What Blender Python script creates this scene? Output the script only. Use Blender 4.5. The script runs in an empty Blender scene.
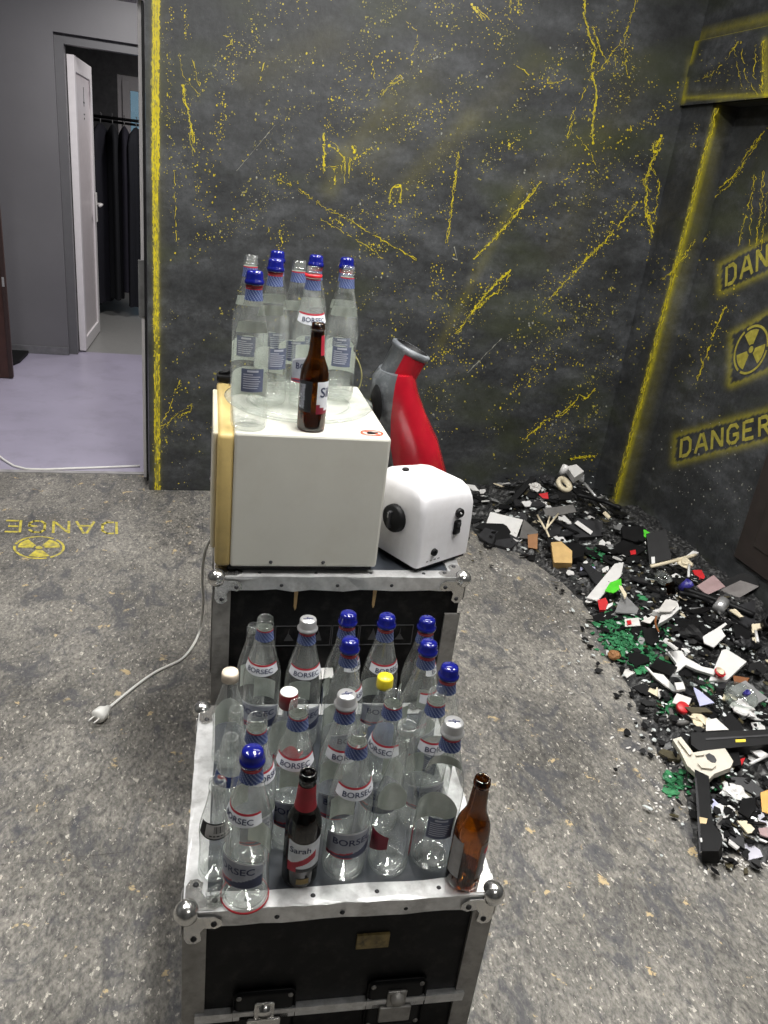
import bpy, math, random
import numpy as np
from mathutils import Vector, Matrix, noise as mnoise
random.seed(7); np.random.seed(7)
PI = math.pi
SC = bpy.context.scene
COL = SC.collection

# ---------------------------------------------------------------- camera
CAM_H, FPX, CX, CY = 1.55, 769.0, 384.0, 512.0
def _n(v): return v / np.linalg.norm(v)
def _cr(x, y): return np.array([(x - CX) / FPX, (y - CY) / FPX, 1.0])
_down = _n(_cr(168, 2280))
_X = _n(np.cross(np.cross(_cr(155, 490), _cr(470, 494)), _down)); _X = _X if _X[0] > 0 else -_X
_Y = _n(np.cross(_down, _X)); _Y = _Y if _Y[2] > 0 else -_Y
ROT = np.stack([_X, _Y, -_down])
EYE = np.array([0.0, 0.0, CAM_H])
cam_d = bpy.data.cameras.new('camera'); cam = bpy.data.objects.new('camera', cam_d); COL.objects.link(cam)
cam_d.sensor_fit = 'VERTICAL'; cam_d.sensor_height = 36.0; cam_d.lens = FPX / 1024.0 * 36.0; cam_d.clip_start = 0.02
_r, _u, _b = ROT @ [1, 0, 0], ROT @ [0, -1, 0], -(ROT @ [0, 0, 1])
cam.matrix_world = Matrix([[_r[0], _u[0], _b[0], 0], [_r[1], _u[1], _b[1], 0], [_r[2], _u[2], _b[2], CAM_H], [0, 0, 0, 1]])
SC.camera = cam
def ray(x, y): return ROT @ _cr(x, y)
def onz(x, y, z=0.0): d = ray(x, y); return EYE + d * (z - CAM_H) / d[2]
def ony(x, y, Y): d = ray(x, y); return EYE + d * Y / d[1]
def onx(x, y, X): d = ray(x, y); return EYE + d * X / d[0]
def onplane(x, y, P, N): d = ray(x, y); return EYE + d * (np.dot(np.array(P) - EYE, N) / np.dot(d, N))
def proj(p):
    c = (np.atleast_2d(p) - EYE) @ ROT
    return np.stack([c[:, 0] / c[:, 2] * FPX + CX, c[:, 1] / c[:, 2] * FPX + CY], 1)

# ---------------------------------------------------------------- world, light, exposure
W = bpy.data.worlds.new('world'); SC.world = W; W.use_nodes = True
W.node_tree.nodes['Background'].inputs[0].default_value = (0.72, 0.79, 0.82, 1)
W.node_tree.nodes['Background'].inputs[1].default_value = 1.0
SC.view_settings.view_transform = 'Standard'; SC.view_settings.look = 'None'
SC.view_settings.gamma = 1.0; SC.view_settings.use_curve_mapping = False
SC.view_settings.exposure = 0.0
cy = SC.cycles
cy.max_bounces = 10; cy.transparent_max_bounces = 64; cy.diffuse_bounces = 4; cy.glossy_bounces = 4; cy.transmission_bounces = 8
cy.sample_clamp_indirect = 4.0; cy.use_denoising = True
cy.caustics_reflective = False; cy.caustics_refractive = False

def area(name, loc, sx, sy, power, color=(1, 1, 1), rot=(0, 0, 0)):
    l = bpy.data.lights.new(name, 'AREA'); l.shape = 'RECTANGLE'; l.size = sx; l.size_y = sy; l.energy = power; l.color = color
    o = bpy.data.objects.new(name, l); COL.objects.link(o); o.location = loc; o.rotation_euler = rot
    return o
LAMPS = [  # x, y, length x, length y, watts : LED battens under the ceiling of the room
    (0.55, 1.45, 0.30, 1.2, 72), (1.75, 1.3, 0.30, 1.2, 50), (-0.75, 1.6, 0.30, 1.2, 40), (0.9, -1.0, 1.2, 0.30, 14), (1.1, 2.75, 1.2, 0.25, 12)]
CEIL = 2.95

# ---------------------------------------------------------------- materials
def new_mat(name):
    m = bpy.data.materials.new(name); m.use_nodes = True
    nt = m.node_tree; nt.nodes.clear()
    out = nt.nodes.new('ShaderNodeOutputMaterial')
    return m, nt, out
def N(nt, t, **kw):
    n = nt.nodes.new(t)
    for k, v in kw.items():
        if k.startswith('i_'):
            key = k[2:]; key = int(key) if key.isdigit() else key.replace('_', ' ')
            n.inputs[key].default_value = v
        else: setattr(n, k, v)
    return n
def L(nt, a, ao, b, bi): nt.links.new(a.outputs[ao], b.inputs[bi])
def c4(c): return (c[0], c[1], c[2], 1.0)
def ramp(nt, stops, interp='LINEAR'):
    r = nt.nodes.new('ShaderNodeValToRGB'); r.color_ramp.interpolation = interp
    while len(r.color_ramp.elements) < len(stops): r.color_ramp.elements.new(0.5)
    for e, (p, c) in zip(r.color_ramp.elements, stops):
        e.position = p; e.color = c4(c) if hasattr(c, '__len__') else (c, c, c, 1)
    return r
MATS = {}
def mat(name, col=(0.5, 0.5, 0.5), rough=0.5, metal=0.0, var=0.25, scale=18.0, bump=0.0, bscale=60.0, dirt=None, dscale=6.0, damt=0.4, spec=0.5, emit=None, estr=0.0, trans=0.0, coat=0.0):
    if name in MATS: return MATS[name]
    m, nt, out = new_mat(name)
    p = N(nt, 'ShaderNodeBsdfPrincipled'); L(nt, p, 0, out, 0)
    p.inputs['Roughness'].default_value = rough; p.inputs['Metallic'].default_value = metal
    p.inputs['Specular IOR Level'].default_value = spec; p.inputs['Coat Weight'].default_value = coat
    tc = N(nt, 'ShaderNodeTexCoord')
    no = N(nt, 'ShaderNodeTexNoise', i_Scale=scale, i_Detail=5.0, i_Roughness=0.6); L(nt, tc, 'Object', no, 'Vector')
    lo = tuple(max(0, c * (1 - var)) for c in col); hi = tuple(min(1, c * (1 + var)) for c in col)
    r = ramp(nt, [(0.3, lo), (0.7, hi)]); L(nt, no, 0, r, 0)
    last = r; lo_i = 0
    if dirt is not None:
        n2 = N(nt, 'ShaderNodeTexNoise', i_Scale=dscale, i_Detail=8.0, i_Roughness=0.7); L(nt, tc, 'Object', n2, 'Vector')
        r2 = ramp(nt, [(0.5, 0.0), (0.72, damt)]); L(nt, n2, 0, r2, 0)
        mx = N(nt, 'ShaderNodeMix', data_type='RGBA'); L(nt, r2, 0, mx, 0); L(nt, r, 0, mx, 6); mx.inputs[7].default_value = c4(dirt)
        last = mx; lo_i = 2
    nt.links.new(last.outputs[lo_i], p.inputs['Base Color'])
    if bump:
        nb = N(nt, 'ShaderNodeTexNoise', i_Scale=bscale, i_Detail=4.0); L(nt, tc, 'Object', nb, 'Vector')
        b = N(nt, 'ShaderNodeBump', i_Strength=bump, i_Distance=0.004); L(nt, nb, 0, b, 'Height'); L(nt, b, 0, p, 'Normal')
    if emit is not None:
        p.inputs['Emission Color'].default_value = c4(emit); p.inputs['Emission Strength'].default_value = estr
    if trans: p.inputs['Transmission Weight'].default_value = trans
    MATS[name] = m; return m
def glass(name, tint, edge, refl=0.9, ior=1.45, rough=0.02, dust=0.0):
    if name in MATS: return MATS[name]
    m, nt, out = new_mat(name)
    lw = N(nt, 'ShaderNodeLayerWeight', i_Blend=0.5)
    r = ramp(nt, [(0.0, tint), (0.72, tint), (0.98, edge)]); L(nt, lw, 'Facing', r, 0)
    t = N(nt, 'ShaderNodeBsdfTransparent'); L(nt, r, 0, t, 0)
    g = N(nt, 'ShaderNodeBsdfGlossy'); g.inputs['Roughness'].default_value = rough; g.inputs[0].default_value = (refl, refl, refl, 1)
    f = ramp(nt, [(0.0, 0.045 * ior), (0.5, 0.065 * ior), (0.78, 0.15 * ior), (0.93, 0.34 * ior), (1.0, 0.55 * ior)]); L(nt, lw, 'Facing', f, 0)
    tc = N(nt, 'ShaderNodeTexCoord'); no = N(nt, 'ShaderNodeTexNoise', i_Scale=35.0, i_Detail=2.0); L(nt, tc, 'Object', no, 'Vector')
    b = N(nt, 'ShaderNodeBump', i_Strength=0.12, i_Distance=0.002); L(nt, no, 0, b, 'Height'); L(nt, b, 0, g, 'Normal')
    mx = N(nt, 'ShaderNodeMixShader'); L(nt, f, 0, mx, 0); L(nt, t, 0, mx, 1); L(nt, g, 0, mx, 2); L(nt, mx, 0, out, 0)
    if dust:
        df = N(nt, 'ShaderNodeBsdfDiffuse'); df.inputs[0].default_value = (0.86, 0.89, 0.86, 1)
        n3 = N(nt, 'ShaderNodeTexNoise', i_Scale=22.0, i_Detail=5.0); L(nt, tc, 'Object', n3, 'Vector')
        r3 = ramp(nt, [(0.35, 0.0), (0.75, dust * 2)]); L(nt, n3, 0, r3, 0)
        m2 = N(nt, 'ShaderNodeMixShader'); L(nt, r3, 0, m2, 0); L(nt, mx, 0, m2, 1); L(nt, df, 0, m2, 2); L(nt, m2, 0, out, 0)
    MATS[name] = m; return m
def paper(name, col, back=(0.62, 0.66, 0.6), rough=0.55):
    """printed outside, plain paper inside"""
    if name in MATS: return MATS[name]
    m, nt, out = new_mat(name)
    p = N(nt, 'ShaderNodeBsdfPrincipled'); L(nt, p, 0, out, 0); p.inputs['Roughness'].default_value = rough
    g = N(nt, 'ShaderNodeNewGeometry')
    tc = N(nt, 'ShaderNodeTexCoord'); no = N(nt, 'ShaderNodeTexNoise', i_Scale=60.0, i_Detail=4.0); L(nt, tc, 'Object', no, 'Vector')
    r = ramp(nt, [(0.35, tuple(c * 0.82 for c in col)), (0.65, col)]); L(nt, no, 0, r, 0)
    mx = N(nt, 'ShaderNodeMix', data_type='RGBA'); L(nt, g, 'Backfacing', mx, 0); L(nt, r, 0, mx, 6); mx.inputs[7].default_value = c4(back)
    nt.links.new(mx.outputs[2], p.inputs['Base Color'])
    MATS[name] = m; return m

def floor_mat():
    m, nt, out = new_mat('worn_floor_boards')
    p = N(nt, 'ShaderNodeBsdfPrincipled'); L(nt, p, 0, out, 0); p.inputs['Specular IOR Level'].default_value = 0.3
    g = N(nt, 'ShaderNodeNewGeometry')
    mp = N(nt, 'ShaderNodeMapping'); L(nt, g, 'Position', mp, 0); mp.inputs['Rotation'].default_value = (0, 0, -0.6); mp.inputs['Scale'].default_value = (1.7, 1.0, 1.0)
    big = N(nt, 'ShaderNodeTexNoise', i_Scale=2.2, i_Detail=6.0, i_Roughness=0.65); L(nt, g, 'Position', big, 'Vector')
    mid = N(nt, 'ShaderNodeTexNoise', i_Scale=19.0, i_Detail=8.0, i_Roughness=0.78, i_Distortion=0.9); L(nt, mp, 0, mid, 'Vector')
    fine = N(nt, 'ShaderNodeTexNoise', i_Scale=60.0, i_Detail=4.0, i_Roughness=0.7); L(nt, mp, 0, fine, 'Vector')
    r1 = ramp(nt, [(0.30, (0.05, 0.05, 0.053)), (0.44, (0.155, 0.147, 0.134)), (0.58, (0.24, 0.226, 0.2)), (0.72, (0.32, 0.30, 0.258))]); L(nt, mid, 0, r1, 0)
    r2 = ramp(nt, [(0.32, 0.55), (0.64, 1.2)]); L(nt, big, 0, r2, 0)
    m1 = N(nt, 'ShaderNodeMix', data_type='RGBA', blend_type='MULTIPLY'); m1.inputs[0].default_value = 1; L(nt, r1, 0, m1, 6); L(nt, r2, 0, m1, 7)
    r3 = ramp(nt, [(0.34, 0.5), (0.5, 0.97), (0.64, 1.32)]); L(nt, fine, 0, r3, 0)
    m2 = N(nt, 'ShaderNodeMix', data_type='RGBA', blend_type='MULTIPLY'); m2.inputs[0].default_value = 1; L(nt, m1, 2, m2, 6); L(nt, r3, 0, m2, 7)
    # pale chips where the paint has flaked
    vo = N(nt, 'ShaderNodeTexNoise', i_Scale=46.0, i_Detail=6.0, i_Roughness=0.72, i_Distortion=0.25); L(nt, mp, 0, vo, 'Vector')
    rv = ramp(nt, [(0.59, 0.0), (0.63, 0.85)]); L(nt, vo, 0, rv, 0)
    m3 = N(nt, 'ShaderNodeMix', data_type='RGBA'); L(nt, rv, 0, m3, 0); L(nt, m2, 2, m3, 6); m3.inputs[7].default_value = (0.58, 0.54, 0.47, 1)
    tn = N(nt, 'ShaderNodeTexNoise', i_Scale=14.0, i_Detail=6.0, i_Roughness=0.68, i_Distortion=0.3); L(nt, g, 'Position', tn, 'Vector')
    rt = ramp(nt, [(0.635, 0.0), (0.66, 0.9)]); L(nt, tn, 0, rt, 0)
    m4 = N(nt, 'ShaderNodeMix', data_type='RGBA'); L(nt, rt, 0, m4, 0); L(nt, m3, 2, m4, 6); m4.inputs[7].default_value = (0.52, 0.40, 0.22, 1)
    dk = N(nt, 'ShaderNodeTexNoise', i_Scale=5.5, i_Detail=7.0, i_Roughness=0.7, i_Distortion=1.0); L(nt, mp, 0, dk, 'Vector')
    rd = ramp(nt, [(0.52, 0.0), (0.62, 0.7)]); L(nt, dk, 0, rd, 0)
    m5 = N(nt, 'ShaderNodeMix', data_type='RGBA'); L(nt, rd, 0, m5, 0); L(nt, m4, 2, m5, 6); m5.inputs[7].default_value = (0.06, 0.062, 0.072, 1)
    nt.links.new(m5.outputs[2], p.inputs['Base Color'])
    rr = ramp(nt, [(0.3, 0.42), (0.7, 0.75)]); L(nt, mid, 0, rr, 0); L(nt, rr, 0, p, 'Roughness')
    b = N(nt, 'ShaderNodeBump', i_Strength=0.5, i_Distance=0.003); L(nt, fine, 0, b, 'Height'); L(nt, b, 0, p, 'Normal')
    MATS['worn_floor_boards'] = m; return m
def wall_mat():
    m, nt, out = new_mat('charcoal_painted_wall')
    p = N(nt, 'ShaderNodeBsdfPrincipled'); L(nt, p, 0, out, 0)
    g = N(nt, 'ShaderNodeNewGeometry')
    mp = N(nt, 'ShaderNodeMapping'); L(nt, g, 'Position', mp, 0); mp.inputs['Rotation'].default_value = (0, 0.75, 0); mp.inputs['Scale'].default_value = (1, 1, 2.2)
    n1 = N(nt, 'ShaderNodeTexNoise', i_Scale=3.0, i_Detail=8.0, i_Roughness=0.7); L(nt, mp, 0, n1, 'Vector')
    n2 = N(nt, 'ShaderNodeTexNoise', i_Scale=30.0, i_Detail=8.0, i_Roughness=0.8); L(nt, g, 'Position', n2, 'Vector')
    r1 = ramp(nt, [(0.3, (0.016, 0.017, 0.0185)), (0.5, (0.034, 0.036, 0.038)), (0.7, (0.075, 0.079, 0.084))]); L(nt, n1, 0, r1, 0)
    r2 = ramp(nt, [(0.3, 0.55), (0.7, 1.5)]); L(nt, n2, 0, r2, 0)
    m1 = N(nt, 'ShaderNodeMix', data_type='RGBA', blend_type='MULTIPLY'); m1.inputs[0].default_value = 1; L(nt, r1, 0, m1, 6); L(nt, r2, 0, m1, 7)
    n3 = N(nt, 'ShaderNodeTexNoise', i_Scale=2.0, i_Detail=4.0); L(nt, mp, 0, n3, 'Vector')
    r3 = ramp(nt, [(0.53, 0.0), (0.75, 0.55)]); L(nt, n3, 0, r3, 0)
    m2 = N(nt, 'ShaderNodeMix', data_type='RGBA'); L(nt, r3, 0, m2, 0); L(nt, m1, 2, m2, 6); m2.inputs[7].default_value = (0.040, 0.048, 0.016, 1)
    # sprayed paint (soft edged), stored on the wall's own vertices
    at = N(nt, 'ShaderNodeAttribute', attribute_name='spray')
    n4 = N(nt, 'ShaderNodeTexNoise', i_Scale=55.0, i_Detail=6.0, i_Roughness=0.75); L(nt, g, 'Position', n4, 'Vector')
    r4 = ramp(nt, [(0.25, 0.55), (0.65, 1.15)]); L(nt, n4, 0, r4, 0)
    mu = N(nt, 'ShaderNodeMath', operation='MULTIPLY', use_clamp=True); L(nt, at, 'Fac', mu, 0); L(nt, r4, 0, mu, 1)
    m3 = N(nt, 'ShaderNodeMix', data_type='RGBA'); L(nt, mu, 0, m3, 0); L(nt, m2, 2, m3, 6); m3.inputs[7].default_value = (0.55, 0.48, 0.015, 1)
    nt.links.new(m3.outputs[2], p.inputs['Base Color'])
    rr = ramp(nt, [(0.3, 0.42), (0.7, 0.62)]); L(nt, n1, 0, rr, 0); L(nt, rr, 0, p, 'Roughness')
    b = N(nt, 'ShaderNodeBump', i_Strength=0.4, i_Distance=0.004); L(nt, n2, 0, b, 'Height'); L(nt, b, 0, p, 'Normal')
    MATS['charcoal_painted_wall'] = m; return m
FLOOR, WALL = floor_mat(), wall_mat()
CLEAR = glass('clear_bottle_glass', (0.976, 0.984, 0.977), (0.42, 0.47, 0.44), dust=0.085)
AMBER = glass('amber_bottle_glass', (0.30, 0.145, 0.018), (0.025, 0.010, 0.002), refl=0.85, ior=1.5)
DARKAM = glass('dark_bottle_glass', (0.07, 0.025, 0.006), (0.01, 0.004, 0.001), refl=0.85, ior=1.5)
GREENG = glass('green_glass', (0.12, 0.5, 0.2), (0.02, 0.2, 0.06), refl=0.8)
SHEET = glass('clear_plastic', (0.72, 0.74, 0.74), (0.5, 0.52, 0.52), refl=0.8, rough=0.15)
BLUECAP = mat('blue_cap_plastic', (0.006, 0.009, 0.14), 0.12, var=0.08, coat=0.3)
SILVER = mat('brushed_cap_metal', (0.52, 0.52, 0.52), 0.32, 0.6, var=0.08)
ALU = mat('worn_aluminium', (0.60, 0.60, 0.60), 0.32, 0.55, var=0.22, scale=30, bump=0.25, bscale=25, dirt=(0.16, 0.15, 0.14), dscale=14, damt=0.6)
CHROME = mat('dull_chrome', (0.66, 0.65, 0.63), 0.2, 0.95, var=0.15, bump=0.2, bscale=60)
DARKALU = mat('dull_grey_angle', (0.30, 0.29, 0.275), 0.5, 0.55, var=0.25, scale=22, dirt=(0.1, 0.095, 0.09), dscale=20, damt=0.7)
CASEBLK = mat('black_case_laminate', (0.005, 0.005, 0.0055), 0.5, var=0.5, scale=25, dirt=(0.06, 0.055, 0.05), dscale=26, damt=0.3, spec=0.15)
CASETOP = mat('blue_black_case_lid', (0.032, 0.037, 0.046), 0.38, var=0.35, scale=10, dirt=(0.11, 0.11, 0.12), dscale=9, damt=0.4)
BLACKP = mat('black_plastic', (0.007, 0.007, 0.0075), 0.5, var=0.3, spec=0.18)
DARKGREY = mat('dark_grey_plastic', (0.024, 0.024, 0.026), 0.45, var=0.4, spec=0.35)
MIDGREY = mat('mid_grey_plastic', (0.2, 0.2, 0.2), 0.5, var=0.25, dirt=(0.08, 0.08, 0.08))
WHITEP = mat('white_plastic', (0.64, 0.63, 0.615), 0.4, var=0.06, dirt=(0.45, 0.43, 0.4), dscale=7, damt=0.4)
WHITEE = mat('white_enamel_panel', (0.60, 0.59, 0.53), 0.3, var=0.04, scale=6, dirt=(0.5, 0.47, 0.4), dscale=9, damt=0.3)
CREAM = mat('yellowed_plastic', (0.55, 0.41, 0.16), 0.42, var=0.12, scale=8, dirt=(0.3, 0.22, 0.1), dscale=14, damt=0.4)
REDP = mat('glossy_red_plastic', (0.33, 0.006, 0.016), 0.25, var=0.18, scale=12, coat=0.4, dirt=(0.42, 0.05, 0.03), dscale=9, damt=0.4)
GREYP = mat('scuffed_grey_plastic', (0.085, 0.092, 0.10), 0.42, var=0.25, scale=14, dirt=(0.4, 0.42, 0.44), dscale=9, damt=0.7)
YELLOW = mat('yellow_wall_paint', (0.60, 0.49, 0.02), 0.35, var=0.2, scale=40)
OCHRE = mat('dull_yellow_paint', (0.33, 0.29, 0.05), 0.45, var=0.3, scale=40)
PALEP = mat('pale_paint_specks', (0.26, 0.26, 0.22), 0.5, var=0.3)
CABLE = mat('white_cable', (0.76, 0.75, 0.71), 0.45, var=0.08)

# ---------------------------------------------------------------- mesh helpers
class MB:
    def __init__(s): s.v = []; s.f = []; s.m = []; s.sm = []
    def add(s, vs, fs, mi=0, smooth=False, T=None):
        o = len(s.v)
        if T is not None: vs = [T @ Vector(v) for v in vs]
        s.v += [tuple(v) for v in vs]
        for f in fs: s.f.append(tuple(i + o for i in f)); s.m.append(mi); s.sm.append(smooth)
        return s
    def box(s, a, b, bev=0.0, mi=0, T=None):
        (x0, y0, z0), (x1, y1, z1) = a, b
        if bev <= 0:
            vs = [(x0, y0, z0), (x1, y0, z0), (x1, y1, z0), (x0, y1, z0), (x0, y0, z1), (x1, y0, z1), (x1, y1, z1), (x0, y1, z1)]
            fs = [(0, 3, 2, 1), (4, 5, 6, 7), (0, 1, 5, 4), (1, 2, 6, 5), (2, 3, 7, 6), (3, 0, 4, 7)]
            return s.add(vs, fs, mi, False, T)
        import bmesh
        bm = bmesh.new(); bmesh.ops.create_cube(bm, size=1.0)
        for v in bm.verts: v.co = Vector(((x0 + x1) / 2 + v.co.x * (x1 - x0), (y0 + y1) / 2 + v.co.y * (y1 - y0), (z0 + z1) / 2 + v.co.z * (z1 - z0)))
        bmesh.ops.bevel(bm, geom=list(bm.edges), offset=bev, segments=3 if bev > 0.008 else 2, profile=0.5, affect='EDGES')
        bm.verts.index_update()
        vs = [v.co.copy() for v in bm.verts]; fs = [tuple(v.index for v in f.verts) for f in bm.faces]; bm.free()
        return s.add(vs, fs, mi, bev > 0.008, T)
    def lathe(s, prof, n=28, mi=0, T=None, sx=1.0, sy=1.0, smooth=True, a0=0.0, a1=2 * PI):
        full = abs(a1 - a0 - 2 * PI) < 1e-6
        k = n if full else n + 1
        vs = [(r * math.cos(a0 + (a1 - a0) * i / n) * sx, r * math.sin(a0 + (a1 - a0) * i / n) * sy, z) for r, z in prof for i in range(k)]
        fs = []
        for j in range(len(prof) - 1):
            for i in range(n):
                i2 = (i + 1) % k if full else i + 1
                fs.append((j * k + i, j * k + i2, (j + 1) * k + i2, (j + 1) * k + i))
        return s.add(vs, fs, mi, smooth, T)
    def tube(s, pts, r, n=8, mi=0, T=None, cap=True):
        pts = [Vector(p) for p in pts]; rs = r if hasattr(r, '__len__') else [r] * len(pts)
        vs = []; fs = []; prev = None
        for i, p in enumerate(pts):
            d = (pts[min(i + 1, len(pts) - 1)] - pts[max(i - 1, 0)]).normalized()
            if prev is None: a = d.cross(Vector((0, 0, 1)) if abs(d.z) < 0.9 else Vector((1, 0, 0))).normalized()
            else: a = (prev - d * prev.dot(d)).normalized()
            prev = a; b = d.cross(a)
            for k in range(n): vs.append(p + (a * math.cos(2 * PI * k / n) + b * math.sin(2 * PI * k / n)) * rs[i])
        for i in range(len(pts) - 1):
            for k in range(n): fs.append((i * n + k, i * n + (k + 1) % n, (i + 1) * n + (k + 1) % n, (i + 1) * n + k))
        if cap: fs.append(tuple(range(n))[::-1]); fs.append(tuple((len(pts) - 1) * n + k for k in range(n)))
        return s.add(vs, fs, mi, True, T)
    def prism(s, poly, z0, z1, mi=0, T=None):
        n = len(poly)
        vs = [(x, y, z0) for x, y in poly] + [(x, y, z1) for x, y in poly]
        fs = [tuple(range(n))[::-1], tuple(range(n, 2 * n))] + [(i, (i + 1) % n, n + (i + 1) % n, n + i) for i in range(n)]
        return s.add(vs, fs, mi, False, T)
    def mesh(s, name, mats):
        me = bpy.data.meshes.new(name); me.from_pydata(s.v, [], s.f)
        for m in (mats if isinstance(mats, (list, tuple)) else [mats]): me.materials.append(m)
        me.polygons.foreach_set('material_index', s.m); me.polygons.foreach_set('use_smooth', s.sm); me.update()
        return me
def link(name, data, parent=None, loc=None, rot=None):
    o = bpy.data.objects.new(name, data); COL.objects.link(o)
    if parent is not None: o.parent = parent
    if loc is not None: o.location = loc
    if rot is not None: o.rotation_euler = rot
    return o
def obj(name, mb, mats, parent=None, loc=None, rot=None): return link(name, mb.mesh(name, mats), parent, loc, rot)
def tag(o, label=None, cat=None, group=None, kind=None):
    if label: o['label'] = label
    if cat: o['category'] = cat
    if group: o['group'] = group
    if kind: o['kind'] = kind
    return o
def thing(name, label, cat, loc=(0, 0, 0), rz=0.0, group=None):
    o = link(name, None, None, loc, (0, 0, rz)); o.empty_display_size = 0.05
    return tag(o, label, cat, group)
def text_mesh(txt, size=1.0, depth=0.0):
    cu = bpy.data.curves.new('lettering', 'FONT'); cu.body = txt; cu.size = size; cu.align_x = 'CENTER'; cu.align_y = 'CENTER'; cu.resolution_u = 3; cu.offset = 0.012 * size
    o = bpy.data.objects.new('lettering', cu); COL.objects.link(o)
    dg = bpy.context.evaluated_depsgraph_get(); dg.update()
    me = bpy.data.meshes.new_from_object(o.evaluated_get(dg))
    bpy.data.objects.remove(o); bpy.data.curves.remove(cu)
    vs = [tuple(v.co) for v in me.vertices]; fs = [tuple(p.vertices) for p in me.polygons]
    bpy.data.meshes.remove(me)
    return vs, fs
def Tr(x, y, z, rz=0.0): return Matrix.Translation((x, y, z)) @ Matrix.Rotation(rz, 4, 'Z')

# ================================================================ SETTING
D = float(onz(155, 490)[1])            # front face of the back wall
XR, XN, YJ = 2.315, 2.45, 3.464        # right wall, its niche, the niche's far jamb
ZL0, ZL1 = 2.02, 2.285                 # lintel over the niche

# --- floor: sheets laid with open seams
fl = obj('floor', MB().box((-2.2, -2.6, -0.06), (2.6, 3.9, -0.02)), mat('seam_dark', (0.02, 0.02, 0.02), 0.9)); tag(fl, kind='structure')
g = 0.0004
for (x0, x1, y0, y1) in [(-2.2, 0.106, -2.6, 1.44), (0.106, 2.6, -2.6, 3.9), (-2.2, 0.106, 1.44, 1.91), (-2.2, 0.106, 1.91, 2.165), (-2.2, 0.106, 2.165, 3.9)]:
    obj('floor_board', MB().box((x0 + g, y0 + g, -0.02), (x1 - g, y1 - g, 0.0)), FLOOR, fl)

# --- spray paint carried by the walls
def seg_d(P, a, b):
    a = np.array(a, float); b = np.array(b, float); ab = b - a
    t = np.clip(((P - a) @ ab) / (ab @ ab), 0, 1)
    return np.linalg.norm(P - (a + t[:, None] * ab), axis=1)
def poly_d(P, poly):
    d = np.full(len(P), 1e9); inside = np.zeros(len(P), bool); n = len(poly)
    for i in range(n):
        a, b = poly[i], poly[(i + 1) % n]
        d = np.minimum(d, seg_d(P, a, b))
        c = ((a[1] > P[:, 1]) != (b[1] > P[:, 1])) & (P[:, 0] < (b[0] - a[0]) * (P[:, 1] - a[1]) / (b[1] - a[1] + 1e-9) + a[0])
        inside ^= c
    return d, inside
SIGN1 = [(722, 266), (818, 212), (818, 246), (721, 292)]
SIGN2 = [(677, 437), (774, 410), (774, 436), (675, 462)]
SIGNR = [(733, 335), (772, 313), (773, 366), (731, 384)]
def spray_back(P):
    s = np.zeros(len(P))
    for a, b, r, k in [((156, -120), (155.5, 170), 3.2, 0.55), ((155.5, 170), (157, 330), 2.9, 0.45), ((157, 330), (157.5, 492), 2.8, 0.35), ((160, -100), (158, 490), 7, 0.03),
                       ((330, 190), (345, 155), 9, 0.07), ((345, 155), (390, 100), 9, 0.05), ((400, 190), (470, 120), 10, 0.06), ((470, 120), (540, 60), 14, 0.03), ((640, 62), (560, 250), 16, 0.02),
                       ((440, 345), (520, 190), 5, 0.07), ((520, 190), (600, 130), 12, 0.03), ((250, 75), (330, 40), 18, 0.03), ((370, 160), (420, 80), 20, 0.03), ((690, 60), (683, 103), 3, 0.15)]:
        s += k * np.exp(-(seg_d(P, a, b) / r) ** 2)
    return s
def spray_right(P):
    s = np.zeros(len(P))
    for a, b, r, k in [((719, 105), (613, 512), 2.6, 0.62), ((724, 105), (618, 512), 8, 0.10), ((700, 36), (800, 12), 4.0, 0.28), ((685, 98), (800, 94), 2.2, 0.42), ((690, 93), (800, 88), 5, 0.04), ((697, 40), (690, 62), 2.5, 0.6), ((686, 80), (683, 102), 2, 0.5),
                       ((765, 40), (766, 96), 3, 0.4)]:
        s += k * np.exp(-(seg_d(P, a, b) / r) ** 2)
    for poly in (SIGN1, SIGN2, SIGNR):
        d, ins = poly_d(P, poly)
        s += np.where(ins, 0.0, 0.34 * np.exp(-(d / 4.8) ** 2))
    return s
def grid(mb, O, U, V, nu, nv):
    O, U, V = np.array(O, float), np.array(U, float), np.array(V, float)
    vs = [tuple(O + U * i / nu + V * j / nv) for j in range(nv + 1) for i in range(nu + 1)]
    fs = [(j * (nu + 1) + i, j * (nu + 1) + i + 1, (j + 1) * (nu + 1) + i + 1, (j + 1) * (nu + 1) + i) for j in range(nv) for i in range(nu)]
    mb.add(vs, fs)
def spray_attr(o, fn):
    me = o.data; co = np.empty(len(me.vertices) * 3); me.vertices.foreach_get('co', co); co = co.reshape(-1, 3)
    depth = (co - EYE) @ ROT[:, :][:, 2] if False else ((co - EYE) @ ROT)[:, 2]
    s = np.zeros(len(co)); ok = depth > 0.3
    s[ok] = np.clip(fn(proj(co[ok])), 0, 1)
    a = me.attributes.new('spray', 'FLOAT', 'POINT'); a.data.foreach_set('value', s.astype(np.float32))
XE = -0.142                                # free end of the back wall at the doorway
mb = MB(); grid(mb, (XE, D, 0), (0.12, 0, 0), (0, 0, CEIL), 24, 230); grid(mb, (XE + 0.12, D, 0), (XR - XE - 0.12, 0, 0), (0, 0, CEIL), 180, 230)
mb.box((XE, D + 0.001, 0), (2.62, D + 0.10, CEIL))
wb = obj('wall_back', mb, WALL); tag(wb, kind='structure'); spray_attr(wb, spray_back)
mb = MB()
grid(mb, (XR, D, 0), (0, YJ - D, 0), (0, 0, ZL0), 18, 160)                     # strip between corner and niche
grid(mb, (XR, YJ, 0), (XN - XR, 0, 0), (0, 0, ZL0), 10, 160)                   # jamb of the niche
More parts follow.
